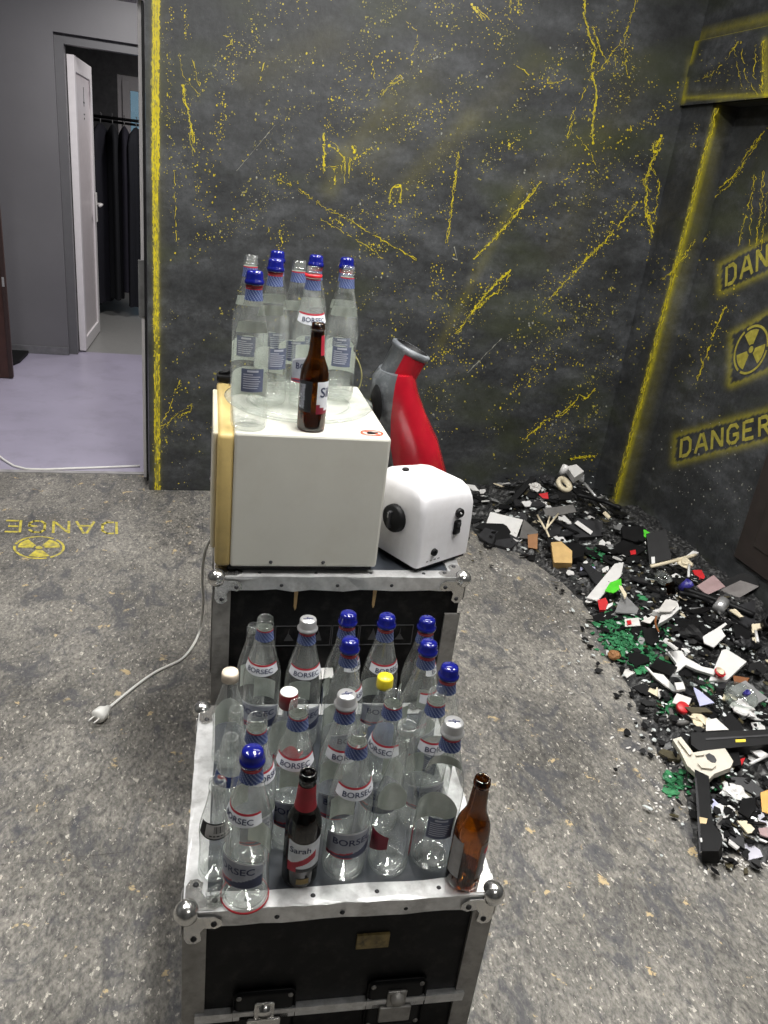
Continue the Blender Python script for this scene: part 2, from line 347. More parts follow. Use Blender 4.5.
grid(mb, (XN, YJ, 0), (0, -2.2, 0), (0, 0, ZL0), 170, 160)                     # niche back
grid(mb, (XN, YJ - 2.2, 0), (0, -4.0, 0), (0, 0, ZL0), 4, 4)
grid(mb, (XR - 0.02, D, ZL0), (XN - XR + 0.02, 0, 0), (0, -6.2, 0), 2, 20)     # soffit
grid(mb, (XR, D, ZL1), (0, -6.2, 0), (0, 0, CEIL - ZL1), 120, 20)
wr = obj('wall_right', mb, WALL); tag(wr, kind='structure'); spray_attr(wr, spray_right)
mb = MB(); grid(mb, (XR - 0.02, D, ZL0 - 0.002), (0, -1.6, 0), (0, 0, ZL1 - ZL0), 110, 26); mb.box((XR - 0.019, -2.5, ZL0), (XR + 0.02, D, ZL1))
ln = obj('trim_1', mb, WALL); tag(ln, kind='structure'); spray_attr(ln, spray_right)
# dark brown door set in the niche
pd = onx(737, 556, XN); pz = float(pd[2]); py = float(pd[1])
dr = obj('door_2', MB().box((XN - 0.02, py - 0.85, pz), (XN - 0.001, py, 1.95), 0.003), mat('dark_brown_board', (0.028, 0.022, 0.02), 0.5, var=0.15)); tag(dr, kind='structure')
obj('door_panel', MB().box((XN - 0.026, py - 0.75, pz + 0.1), (XN - 0.019, py - 0.1, 1.85), 0.003), MATS['dark_brown_board'], dr)
# other walls and ceiling (outside the photograph)
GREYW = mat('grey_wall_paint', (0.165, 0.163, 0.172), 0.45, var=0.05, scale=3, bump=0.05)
for nm, a, b, m_ in [('wall_left', (-2.3, -2.6, 0), (-2.2, 3.9, CEIL), WALL), ('wall_front', (-2.3, -2.7, 0), (2.62, -2.6, CEIL), WALL), ('ceiling', (-2.3, -2.7, CEIL), (2.62, 3.9, CEIL + 0.1), mat('ceiling_grey', (0.22, 0.22, 0.23), 0.8)),
                     ('wall_back_doorway', (-2.3, D, 0), (-1.25, D + 0.18, CEIL), GREYW)]:
    tag(obj(nm, MB().box(a, b), m_), kind='structure')
hz = float(ony(143, 4, D + 0.2)[2])
tag(obj('wall_back_header', MB().box((-1.25, D + 0.02, hz + 0.035), (XE, D + 0.2, CEIL)), GREYW), kind='structure')
PVC = mat('white_door_profile', (0.82, 0.79, 0.80), 0.35, var=0.04)
tag(obj('trim_2', MB().box((-1.25, D + 0.12, hz), (-0.18, D + 0.22, hz + 0.035), 0.003), mat('grey_frame', (0.32, 0.31, 0.32), 0.5)), kind='structure')
jb = tag(obj('trim_3', MB().box((-0.176, D + 0.165, 0.0), (-0.156, D + 0.2, hz + 0.03), 0.003), PVC), kind='structure')
obj('door_seal', MB().box((-0.160, D + 0.12, 0.0), (-0.150, D + 0.195, hz), 0.001), DARKGREY, jb)
obj('strike_plate', MB().box((-0.188, D + 0.155, 0.82), (-0.16, D + 0.166, 1.08), 0.002), MIDGREY, jb)

# --- ceiling lamps
for i, (x, y, sx, sy, w) in enumerate(LAMPS):
    t = thing('ceiling_lamp', ['white LED ceiling lamp above the flight cases', 'white LED ceiling lamp above the rubbish heap', 'white LED ceiling lamp above the open floor by the doorway', 'white LED ceiling lamp crosswise behind the viewer', 'white LED ceiling lamp crosswise close to the splattered wall'][i], 'lamp', (x, y, CEIL))
    hb = MB().box((-sx / 2 - .02, -sy / 2 - .02, -0.045), (sx / 2 + .02, sy / 2 + .02, 0), 0.004); obj('housing', hb, WHITEP, t)
    obj('diffuser', MB().box((-sx / 2, -sy / 2, -0.052), (sx / 2, sy / 2, -0.045)), mat('lamp_diffuser', (0.9, 0.9, 0.9), 0.5, emit=(1, 0.98, 0.95), estr=4.0), t)
    a = area('lamp_light', (0, 0, -0.06), sx, sy, w, (1.0, 0.985, 0.955)); a.parent = t

# --- corridor beyond the doorway
YC = 6.42                               # corridor wall with the white door
LILAC = mat('lilac_floor', (0.36, 0.335, 0.43), 0.32, var=0.07, scale=3, dirt=(0.24, 0.22, 0.28), dscale=5, damt=0.5)
tag(obj('floor_corridor', MB().box((-3, 3.93, -0.06), (1.6, YC + 0.14, 0.0)), LILAC), kind='structure')
tag(obj('floor_threshold', MB().box((-2.2, 3.9, -0.06), (1.0, 3.93, 0.004)), mat('threshold_grey', (0.3, 0.29, 0.29), 0.6, dirt=(0.12, 0.12, 0.12))), kind='structure')
tag(obj('floor_wardrobe', MB().box((-3, YC + 0.14, -0.06), (1.6, 10.2, 0.0)), mat('grey_lino', (0.24, 0.24, 0.23), 0.4, var=0.06)), kind='structure')
xo = -0.84; zo = 2.2
mb = MB().box((-3, YC, 0), (xo, YC + 0.14, 2.7)).box((xo, YC, zo), (1.6, YC + 0.14, 2.7)).box((0.15, YC, 0), (1.6, YC + 0.14, zo))
tag(obj('wall_corridor', mb, GREYW), kind='structure')
tag(obj('baseboard_corridor', MB().box((-3, YC - 0.012, 0), (xo, YC, 0.06), 0.002), mat('grey_baseboard', (0.17, 0.17, 0.18), 0.5)), kind='structure')
DOORFR = mat('grey_door_frame', (0.135, 0.135, 0.142), 0.45, var=0.04)
fr = MB().box((xo, YC + 0.04, 0), (xo + 0.06, YC + 0.12, zo)).box((0.09, YC + 0.04, 0), (0.15, YC + 0.12, zo)).box((xo + 0.06, YC + 0.04, zo - 0.06), (0.09, YC + 0.12, zo))
tag(obj('trim_4', fr, DOORFR), kind='structure')
for nm, a, b, m_ in [('wall_corridor_left', (-3.1, 3.93, 0), (-3, 10.2, 2.7), GREYW), ('wall_corridor_right', (1.6, 3.8, 0), (1.7, 10.2, 2.7), GREYW), ('ceiling_corridor', (-3.1, 3.85, 2.7), (1.7, 10.3, 2.8), mat('white_ceiling', (0.5, 0.5, 0.5), 0.8))]:
    tag(obj(nm, MB().box(a, b), m_), kind='structure')
t = thing('ceiling_lamp', 'round white ceiling lamp of the corridor with lilac floor', 'lamp', (-0.25, 5.2, 2.7))
obj('housing', MB().lathe([(0, -0.05), (0.14, -0.05), (0.17, -0.03), (0.17, 0)], 24), WHITEP, t)
area('corridor_light', (0, 0, -0.07), 0.5, 0.5, 46, (1, 0.97, 0.96)).parent = t
t = thing('ceiling_lamp', 'added round fill lamp, unseen, brightening the white door and wardrobe room', 'lamp', (0.3, 7.4, 2.7))
obj('housing', MB().lathe([(0, -0.05), (0.14, -0.05), (0.17, -0.03), (0.17, 0)], 24), WHITEP, t)
area('wardrobe_fill_light', (0, 0, -0.07), 0.4, 0.4, 22, (1, 0.96, 0.95)).parent = t  # fill light added to brighten the open door and the room behind
# door leaf
ha = onz(77, 352); hb_ = onz(98, 330); ang = math.atan2(hb_[1] - ha[1], hb_[0] - ha[0]); LW = 0.80
t = thing('door_1', 'open white door with pale panel in the grey doorway', 'door', (-0.752, YC + 0.13, 0.01), ang + 0.04); t['kind'] = 'structure'; del t['category']
DPAN = mat('door_panel_pale', (0.66, 0.61, 0.62), 0.35, var=0.05)
fz = 2.08
obj('door_leaf', MB().box((0, -0.025, 0), (0.06, 0.025, fz), 0.004).box((LW - 0.085, -0.025, 0), (LW, 0.025, fz), 0.004).box((0.06, -0.025, 0), (LW - 0.085, 0.025, 0.1), 0.004).box((0.06, -0.025, fz - 0.1), (LW - 0.085, 0.025, fz), 0.004), PVC, t)
obj('door_panel', MB().box((0.06, -0.012, 0.1), (LW - 0.085, 0.012, fz - 0.1)), DPAN, t)
hd = MB().box((LW - 0.075, -0.042, 0.93), (LW - 0.04, -0.03, 1.16), 0.003).box((LW - 0.075, 0.03, 0.93), (LW - 0.04, 0.042, 1.16), 0.003)
for s in (-1, 1): hd.tube([(LW - 0.058, s * 0.04, 1.07), (LW - 0.058, s * 0.075, 1.07), (LW - 0.075, s * 0.082, 1.07), (LW - 0.17, s * 0.078, 1.065)], 0.011)
obj('door_handle', hd, WHITEP, t)
gl = MB()
for (x, z, w, h) in [(0.44, 1.78, 0.014, 0.13), (0.42, 1.80, 0.055, 0.012), (0.425, 1.72, 0.04, 0.010), (0.43, 1.69, 0.03, 0.012)]: gl.box((x, -0.0135, z), (x + w, -0.0125, z + h)); gl.box((x, 0.0125, z), (x + w, 0.0135, z + h))
obj('door_sign', gl, DARKGREY, t)
# window far behind
YW = 9.6
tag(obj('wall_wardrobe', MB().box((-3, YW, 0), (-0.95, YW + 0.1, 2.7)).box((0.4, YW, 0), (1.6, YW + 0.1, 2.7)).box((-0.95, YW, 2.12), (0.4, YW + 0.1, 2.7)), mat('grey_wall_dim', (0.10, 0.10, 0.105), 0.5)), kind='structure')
wx0 = float(ony(117, 80, YW)[0]); wz1 = float(ony(119, 74, YW)[2])
for o_ in list(COL.objects):
    if o_.name == 'wall_wardrobe': bpy.data.objects.remove(o_)
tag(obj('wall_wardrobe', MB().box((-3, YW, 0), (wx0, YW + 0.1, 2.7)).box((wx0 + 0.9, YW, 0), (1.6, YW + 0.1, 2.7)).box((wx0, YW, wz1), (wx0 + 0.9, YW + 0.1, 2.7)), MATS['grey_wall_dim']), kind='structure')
w1 = tag(obj('window_1', MB().box((wx0, YW + 0.02, 0), (wx0 + 0.05, YW + 0.08, wz1), 0.004).box((wx0 + 0.85, YW + 0.02, 0), (wx0 + 0.9, YW + 0.08, wz1), 0.004).box((wx0 + 0.05, YW + 0.02, wz1 - 0.05), (wx0 + 0.85, YW + 0.08, wz1), 0.004).box((wx0 + 0.05, YW + 0.02, 0), (wx0 + 0.85, YW + 0.08, 0.08)), PVC), kind='structure')
obj('window_frame', MB().box((wx0 + 0.05, YW - 0.01, 0.08), (wx0 + 0.13, YW + 0.05, wz1 - 0.05), 0.004).box((wx0 + 0.77, YW - 0.01, 0.08), (wx0 + 0.85, YW + 0.05, wz1 - 0.05), 0.004).box((wx0 + 0.13, YW - 0.01, wz1 - 0.14), (wx0 + 0.77, YW + 0.05, wz1 - 0.05)).box((wx0 + 0.13, YW - 0.01, 0.08), (wx0 + 0.77, YW + 0.05, 0.16)), PVC, w1)
obj('pane', MB().box((wx0 + 0.13, YW + 0.015, 0.16), (wx0 + 0.77, YW + 0.025, wz1 - 0.14)), glass('window_glass', (0.42, 0.52, 0.58), (0.3, 0.4, 0.45)), w1)
# clothes rail with dark garments
YG = 8.35
ra, rb = ony(92, 112, YG), ony(150, 124, YG); rz_ = float(ony(120, 119, YG)[2])
t = thing('clothes_rail', 'dark metal clothes rail beyond the white door', 'rail', (0, YG, 0))
x0r, x1r = float(ra[0]) - 0.12, float(rb[0]) + 0.6
obj('bar', MB().tube([(x0r, 0, rz_), (x1r, 0, rz_)], 0.013).tube([(x0r, 0.10, rz_ - 0.03), (x1r, 0.10, rz_ - 0.03)], 0.011), BLACKP, t)
for xx in (x0r, x1r): obj('post', MB().tube([(xx, 0, 0), (xx, 0, rz_)], 0.013).tube([(xx, -0.25, 0.012), (xx, 0.3, 0.012)], 0.012), BLACKP, t)
NAVY = [mat('navy_cloth_%d' % i, c, 0.85, var=0.2) for i, c in enumerate([(0.005, 0.006, 0.011), (0.006, 0.007, 0.013), (0.008, 0.008, 0.015), (0.004, 0.005, 0.008), (0.009, 0.008, 0.017)])]
glabels = ['black garment half hidden behind the open white door', 'dark garment at the very edge of the open white door', 'near-black garment hanging next to the white door', 'dark navy garment with a broad collar, second from the white door', 'dark navy coat on a visible hanger in mid rail', 'black garment beside the violet-tinged one', 'violet-tinged dark garment hanging closest to the doorway trim']
for i in range(7):
    gx = x0r - 0.02 + i * 0.105; zt = rz_ - 0.05; zb = [0.2, 0.1, 0.12, 0.16, 0.24, 0.10, 0.34][i]
    o = thing('garment', glabels[i], 'garment', (gx, YG, 0), 0.25 * math.sin(i * 2.3), 'dark garments on the rail')
    mb = MB(); nS = 22; prof = [(0.0, zt), (0.05, zt - 0.015), (0.13, zt - 0.07), (0.17, zt - 0.16), (0.155, zt - 0.5), (0.165, (zt + zb) / 2), (0.18, zb)]
    vs = []; fs = []
    for j, (r, z) in enumerate(prof):
        for k in range(nS):
            a = 2 * PI * k / nS; w = 1 + (0.16 * math.sin(5 * a + i) + 0.1 * math.sin(9 * a + 2 * i)) * (j / 6.0)
            vs.append((r * 0.36 * math.cos(a) * w, r * 1.25 * math.sin(a) * w, z))
    for j in range(len(prof) - 1):
        for k in range(nS): fs.append((j * nS + k, (j + 1) * nS + k, (j + 1) * nS + (k + 1) % nS, j * nS + (k + 1) % nS))
    mb.add(vs, fs, 0, True); obj('cloth', mb, NAVY[i % 5], o)
    obj('hanger', MB().tube([(0, 0, zt - 0.02), (0, 0, zt + 0.03), (0, 0.018, zt + 0.055), (0, 0.03, zt + 0.075), (0, 0.0, zt + 0.085)], 0.004), MIDGREY, o)
# brown leaf standing in the corridor and the black mat
bp = onz(13, 379)
BROWN = mat('red_brown_wood', (0.055, 0.022, 0.016), 0.4, var=0.25, scale=9)
t = thing('brown_door_leaf', 'dark red-brown door leaf standing at the corridor wall', 'door leaf', (float(bp[0]), float(bp[1]), 0), 0.0)
obj('leaf', MB().box((-0.7, 0, 0.005), (0, 0.045, 2.05), 0.004), BROWN, t)
obj('edge_strip', MB().box((-0.022, -0.006, 0.01), (0.004, 0.0, 2.04), 0.002), mat('dark_brown_edge', (0.03, 0.014, 0.012), 0.5), t)
obj('lock_plate', MB().box((-0.018, -0.009, 0.62), (-0.004, -0.006, 0.68)), SILVER, t)
mpts = [onz(*p) for p in [(6, 347), (30, 350), (28, 355), (20, 363), (8, 368)]]
mb = MB().prism([(p[0], p[1]) for p in mpts], 0.001, 0.02); tag(obj('floor_mat', mb, BLACKP), 'black mat on the corridor floor beside the brown leaf', 'mat')
cp = [onz(x, y, 0.006) for x, y in [(-25, 440), (-8, 450), (4, 460), (14, 466), (26, 469), (45, 469.5), (70, 468.5), (100, 467.5), (125, 466.5), (140, 466)]]
tag(obj('floor_cable', MB().tube(cp, 0.006, 6), CABLE), 'thin white cable lying across the doorway threshold', 'cable')

# ================================================================ WALL PAINT
def C4(pts): return [(150 + x / 2.4, y / 2.4) for x, y in pts]
def C5(pts): return [(430 + x / 2.272, y / 2.272) for x, y in pts]
def C6(pts): return [(430 + x / 2.272, 240 + y / 2.272) for x, y in pts]
LAY = [0]
def lay():
    LAY[0] = (LAY[0] + 1) % 40
def thick(): return 0.0007 + 0.00005 * LAY[0]
def on_back(x, y): return ony(x, y, D - thick())
def on_right(x, y): return onx(x, y, XN - thick())
def on_strip(x, y): return onx(x, y, XR - thick())
def on_lint(x, y): return onx(x, y, XR - 0.0205 - thick())
PAINT = {'back': MB(), 'right': MB(), 'lint': MB(), 'strip': MB()}
MAPF = {'back': on_back, 'right': on_right, 'lint': on_lint, 'strip': on_strip}
rnd = random.Random(3)
def resample(pts, step=3.0, wob=0.7):
    out = []
    for (a, b) in zip(pts[:-1], pts[1:]):
        d = math.hypot(b[0] - a[0], b[1] - a[1]); n = max(1, int(d / step))
        for i in range(n): t = i / n; out.append((a[0] + (b[0] - a[0]) * t + rnd.gauss(0, wob), a[1] + (b[1] - a[1]) * t + rnd.gauss(0, wob)))
    out.append(pts[-1]); return out
def ribbon(where, pts, w, mi, wob, gap):
    lay(); pts = resample(pts, 2.2, wob); f = MAPF[where]; mb = PAINT[where]; run = []
    def flush():
        if len(run) > 1:
            vs = []
            for i, (p, ww) in enumerate(run):
                q0 = run[max(0, i - 1)][0]; q1 = run[min(len(run) - 1, i + 1)][0]
                dx, dy = q1[0] - q0[0], q1[1] - q0[1]; l = math.hypot(dx, dy) or 1
                nx, ny = -dy / l * ww, dx / l * ww
                vs += [f(p[0] - nx, p[1] - ny), f(p[0] + nx, p[1] + ny)]
            mb.add(vs, [(2 * i, 2 * i + 1, 2 * i + 3, 2 * i + 2) for i in range(len(run) - 1)], mi)
        run.clear()
    for p in pts:
        if gap and rnd.random() < gap: flush(); continue
        run.append((p, w * 0.5 * rnd.choice((0.25, 0.5, 0.8, 1.0, 1.0, 1.8))))
    flush()
def stroke(where, pts, w=1.0, mi=0, wob=0.7, gap=0.05):
    if mi == 2: ribbon(where, pts, w * .8, 2, .2, 0); return
    strands = 1 if w < 1.0 else (2 if w < 1.8 else 3)
    ribbon(where, pts, 0.62 * w if strands == 1 else 0.42 * w, 0, wob, 0.08)
    for k in range(strands - 1):
        ox, oy = rnd.gauss(0, 1.1 * w), rnd.gauss(0, .8)
        ribbon(where, [(x + ox * math.sin(1.2 + i), y + oy) for i, (x, y) in enumerate(pts)], 0.34 * w, 1 if k else 0, wob * 1.2, 0.16)
    L_ = sum(math.hypot(b[0] - a[0], b[1] - a[1]) for a, b in zip(pts[:-1], pts[1:]))
    specks(where, pts, int(L_ * .30 * w), 1.5 + w, .22, .65)
    if w > 1.3:
        for _ in range(3): p = rnd.choice(resample(pts, 4, 0)); dot(where, p[0], p[1], rnd.uniform(.9, 1.5) * w * .6)
def dot(where, x, y, r, mi=0):
    lay(); n = 5 if r < 0.8 else 7; a0 = rnd.random() * 6; f = MAPF[where]; el = rnd.uniform(0.5, 1.6)
    PAINT[where].add([f(x + r * rnd.uniform(.6, 1.2) * math.cos(a0 + 2 * PI * k / n), y + el * r * rnd.uniform(.6, 1.2) * math.sin(a0 + 2 * PI * k / n)) for k in range(n)], [tuple(range(n))], mi)
def specks(where, pts, n, spread, rmin=0.3, rmax=0.9, mi=0):
    pts = resample(pts, 4, 0)
    for _ in range(n):
        p = rnd.choice(pts); dot(where, p[0] + rnd.gauss(0, spread), p[1] + rnd.gauss(0, spread), rnd.uniform(rmin, rmax) * rnd.choice((.6, 1, 1)), mi)
B = 'back'
for k in range(9):   # brushed yellow stripe at the wall's free end
    o_ = -3.2 + 0.8 * k
    ribbon(B, [(156.2 + o_, -30), (155.6 + o_, 60), (155.4 + o_, 180)], 1.7, 0 if k % 3 else 1, 0.35, 0.015)
    ribbon(B, [(155.4 + o_ * .8, 180), (156.4 + o_ * .75, 330)], 1.2, 0 if k % 2 else 1, 0.35, 0.05)
    if k % 2 == 0: ribbon(B, [(156.6 + o_ * .7, 330), (157.6 + o_ * .7, 490)], 1.2, 1 if k % 4 else 0, 0.35, 0.14)
for pts, w in [(C4([(80, 205), (83, 240), (95, 280), (100, 320), (107, 375)]), 2.2), (C4([(100, 140), (108, 170), (120, 205)]), 1.0), (C4([(70, 130), (78, 180), (120, 230)]), .5), (C4([(180, 85), (192, 88), (196, 105), (183, 112)]), 1.2),
               (C4([(418, 318), (418, 415)]), 2.2), (C4([(430, 350), (450, 362), (466, 378), (467, 440)]), 1.8), (C4([(444, 400), (443, 442)]), 1.4), (C4([(432, 400), (448, 398)]), 1), (C4([(480, 378), (478, 420)]), 1.0), (C4([(484, 350), (490, 365)]), 2),
               (C4([(306, 428), (360, 455), (420, 500), (480, 525), (530, 560), (640, 622)]), 1.0), (C4([(410, 525), (520, 590), (560, 620)]), .7), (C4([(545, 235), (575, 205), (605, 190), (600, 180), (580, 205)]), 1.1), (C4([(625, 140), (642, 100), (640, 70), (615, 52)]), .7),
               (C4([(575, 485), (576, 470), (582, 450), (600, 446), (600, 487)]), 1.9), (C4([(742, 368), (728, 470), (710, 582)]), 1.0), (C4([(535, 150), (540, 190)]), .9), (C4([(265, 190), (275, 150)]), .9), (C4([(60, 400), (62, 580)]), .9), (C4([(285, 545), (290, 575)]), .8),
               (C5([(350, -20), (352, 40), (365, 90), (377, 110), (365, 150), (370, 170), (380, 210), (372, 260), (370, 325)]), 2.4), (C5([(370, 60), (390, 120), (402, 138), (385, 160)]), 1.1), (C5([(470, -5), (450, 60), (430, 100), (400, 140)]), 1.3), (C5([(448, 60), (440, 120), (450, 175)]), .7),
               (C5([(418, 130), (432, 175)]), .7), (C5([(325, 240), (318, 290), (312, 312)]), 1.2), (C5([(325, 300), (365, 345), (385, 400)]), .8), (C5([(370, 170), (340, 230)]), .8), (C5([(252, 415), (180, 508), (100, 588)]), 2.0), (C5([(240, 430), (200, 470), (150, 545)]), 1.0),
               (C5([(526, 308), (510, 350), (490, 405), (495, 480), (510, 540), (528, 600)]), 2.2), (C5([(505, 385), (522, 420), (512, 480), (540, 590)]), 1.4), (C5([(512, 345), (520, 320)]), 2.5), (C5([(500, 400), (480, 410), (500, 440)]), 1.0), (C5([(470, 460), (430, 510), (395, 552), (350, 592)]), 1.5),
               (C5([(66, 345), (52, 440), (40, 552)]), 1.1), (C5([(95, 10), (118, 42)]), 2.6), (C5([(105, 15), (135, 45)]), 1.2), (C5([(180, 0), (182, 30)]), 1), (C5([(202, 0), (205, 22)]), 1.3), (C5([(195, 145), (225, 170)]), .9), (C5([(270, 190), (310, 180)]), 1.0),
               (C6([(182, 70), (165, 82), (120, 130), (60, 212)]), 2.2), (C6([(182, 70), (172, 102), (125, 140), (95, 165)]), 1.5), (C6([(395, 5), (320, 80), (270, 135)]), 1.3), (C6([(376, 338), (352, 360), (340, 352), (330, 366), (300, 395), (260, 410), (215, 452)]), 1.7), (C6([(320, 498), (350, 492), (375, 490)]), 1.6),
               (C6([(500, 0), (520, 50), (530, 85)]), 1.2)]:
    stroke(B, pts, w)
for pts, n, sp in [(C4([(50, 20), (45, 300)]), 60, 1.8), (C4([(80, 15), (92, 95)]), 30, 2), (C4([(195, 60), (200, 200)]), 40, 3), (C4([(175, 225), (165, 370)]), 70, 3.5), (C4([(148, 380), (120, 610)]), 70, 5), (C4([(110, 400), (115, 520)]), 25, 3), (C4([(248, 60), (250, 140)]), 18, 3), (C4([(300, 40), (370, 0)]), 30, 6),
                   (C4([(520, 400), (540, 440)]), 30, 4), (C4([(315, 560), (320, 600)]), 25, 3), (C4([(420, 290), (440, 320)]), 25, 3), (C4([(430, 520), (470, 545)]), 20, 3), (C4([(640, 290), (725, 235)]), 40, 6), (C4([(480, 400), (520, 360)]), 40, 3), (C4([(590, 520), (640, 515)]), 25, 5), (C4([(660, 20), (700, 5)]), 30, 5),
                   (C4([(530, 140), (620, 150)]), 40, 9), (C4([(425, 260), (520, 130)]), 40, 6), (C4([(520, 590), (560, 600)]), 30, 4), (C5([(570, 190), (540, 240), (470, 290), (380, 350), (300, 420)]), 160, 4), (C5([(240, 190), (310, 190)]), 50, 5), (C5([(150, 330), (200, 340)]), 40, 5), (C5([(130, 60), (220, 20)]), 60, 9),
                   (C5([(370, 150), (370, 180)]), 25, 4), (C5([(430, 60), (440, 160)]), 40, 6), (C5([(230, 480), (260, 520)]), 40, 8), (C5([(395, 550), (440, 500)]), 40, 4), (C6([(60, 210), (0, 290)]), 50, 4), (C6([(395, 5), (250, 150)]), 70, 5), (C6([(270, 290), (180, 340)]), 60, 6), (C6([(300, 270), (340, 285)]), 20, 3),
                   (C6([(470, 200), (450, 290)]), 30, 2), (C6([(10, 60), (20, 110)]), 40, 5), (C6([(320, 495), (375, 492)]), 20, 3), (C6([(210, 450), (330, 365)]), 50, 4), ([(430, 330), (445, 300)], 40, 5), ([(455, 300), (500, 285)], 60, 8), ([(470, 370), (440, 350)], 40, 8), ([(165, 405), (195, 380)], 20, 5),
                   (C6([(500, 40), (530, 80)]), 40, 4), (C5([(505, 480), (525, 580)]), 60, 4)]:
    specks(B, pts, n, sp)
stroke(B, [(157, 430), (170, 408), (180, 380)], .9); stroke(B, [(158, 432), (180, 412), (192, 405), (190, 412), (178, 418)], 1.0)
stroke(B, C6([(162, 224), (85, 302)]), 0.9, 2, 0.2); stroke(B, C4([(208, 410), (300, 300)]), 0.5, 2); stroke(B, C6([(55, 15), (62, 45), (50, 40)]), 1.0, 2)
# field of fine specks, denser along slanting bands
k = 0
while k < 7600:
    x, y = rnd.uniform(152, 660), rnd.uniform(-5, 492)
    if x > 700 - y * 0.22: continue
    q = (x * 0.76 - y * 0.64, x * 0.64 + y * 0.76)
    dn = 1.1 * mnoise.noise(Vector((q[0] / 95, q[1] / 30, 3.1))) + 0.8 * mnoise.noise(Vector((q[0] / 34, q[1] / 11, 9.7)))
    if x < 240: dn -= 0.25
    if dn + rnd.uniform(-0.4, 0.3) < 0.18: continue
    dot(B, x, y, rnd.choice((.24, .3, .34, .4, .5, .62, .95)) * rnd.uniform(.7, 1.15), rnd.choice((0, 1, 1, 1, 1, 2))); k += 1
for pts, w in [(C5([(700, 92), (670, 140), (630, 175), (580, 190)]), .9), (C5([(705, 90), (712, 140), (720, 180), (745, 215)]), .8), (C5([(690, 105), (700, 160), (712, 205)]), .6), (C5([(740, 110), (735, 170), (755, 210)]), .7), (C5([(757, 95), (755, 200)]), 1.6)]: stroke('lint', pts, w)
specks('lint', C5([(620, 150), (740, 200)]), 70, 9, mi=1)
for pts, w in [(C6([(600, 0), (575, 40), (545, 75), (528, 88)]), 1.4)]: stroke('strip', pts, w)
for k in range(4): ribbon('strip', [(718 - 1.1 * k, 108), (665.5 - 1.1 * k, 310), (613.5 - 1.1 * k, 508)], 0.9, 1 if k % 2 else 0, 0.4, 0.12)
specks('strip', C6([(560, 30), (470, 260)]), 50, 5); specks('strip', [(697, 120), (690, 150)], 25, 2); specks('strip', [(660, 250), (625, 420)], 60, 6, mi=1)
for pts, w in [(C6([(672, 150), (650, 200), (625, 270), (608, 320)]), 1.6), (C5([(760, 300), (720, 350), (690, 400), (640, 440), (615, 440)]), 1.5), (C5([(755, 310), (715, 370), (680, 420), (625, 465)]), 1.0), (C5([(740, 400), (715, 500), (700, 560)]), .8), (C5([(760, 390), (752, 480), (740, 560)]), 1.0), (C5([(770, 400), (750, 590)]), .7), (C5([(735, 400), (725, 560)]), .6), ([(704, 225), (697, 236), (706, 238), (690, 248), (672, 276)], 2.0)]: stroke('right', pts, w)
specks('right', [(735, 290), (700, 360)], 60, 8); specks('right', [(700, 260), (668, 300)], 40, 6); specks('right', [(680, 330), (700, 420)], 70, 10, mi=1); specks('right', [(700, 440), (750, 520)], 90, 22, mi=2); specks('right', [(650, 440), (720, 540)], 70, 20, mi=2)
# stencilled words: strokes in a unit box, y up, with stencil gaps
STEN = {'D': [[(.12, 0), (.12, 1)], [(.3, 1), (.62, 1), (.85, .78), (.85, .22), (.62, 0), (.3, 0)]], 'A': [[(.05, 0), (.42, 1)], [(.58, 1), (.95, 0)], [(.3, .35), (.7, .35)]], 'N': [[(.1, 0), (.1, 1)], [(.2, .9), (.8, .1)], [(.9, 0), (.9, 1)]],
        'G': [[(.88, .8), (.7, 1), (.3, 1), (.1, .78), (.1, .22), (.3, 0)], [(.45, 0), (.7, 0), (.9, .2), (.9, .45), (.55, .45)]], 'E': [[(.12, 0), (.12, 1)], [(.28, 1), (.85, 1)], [(.28, .5), (.7, .5)], [(.28, 0), (.85, 0)]], 'R': [[(.12, 0), (.12, 1)], [(.28, 1), (.65, 1), (.85, .8), (.8, .6), (.62, .5), (.3, .5)], [(.55, .42), (.88, 0)]]}
def stencil(mb, word, fmap, wd=0.09, mi=0, asp=1.0):
    n = len(word)
    for i, ch in enumerate(word):
        for pl in STEN[ch]:
            for a, b in zip(pl[:-1], pl[1:]):
                lay()
                dx, dy = (b[0] - a[0]) , (b[1] - a[1]); l = math.hypot(dx * asp, dy); nx, ny = -dy / l * wd / asp, dx / l * wd * asp
                ex, ey = dx / l * 0.05, dy / l * 0.05
                q = [(a[0] - ex - nx, a[1] - ey - ny), (b[0] + ex - nx, b[1] + ey - ny), (b[0] + ex + nx, b[1] + ey + ny), (a[0] - ex + nx, a[1] - ey + ny)]
                mb.add([fmap((i + 0.1 + 0.8 * u) / n, v) for u, v in q], [(0, 1, 2, 3)], mi)
def quadmap(Q, f, inset=(0.02, 0.16)):
    TL, TR, BR, BL = [np.array(q, float) for q in Q]
    def m(u, v):
        u = inset[0] + u * (1 - 2 * inset[0]); v = inset[1] + v * (1 - 2 * inset[1])
        p = (TL * (1 - u) + TR * u) * v + (BL * (1 - u) + BR * u) * (1 - v)
        return f(p[0], p[1])
    return m
for Q in (SIGN1, SIGN2): stencil(PAINT['right'], 'DANGER', quadmap(Q, on_right), 0.105, 1)
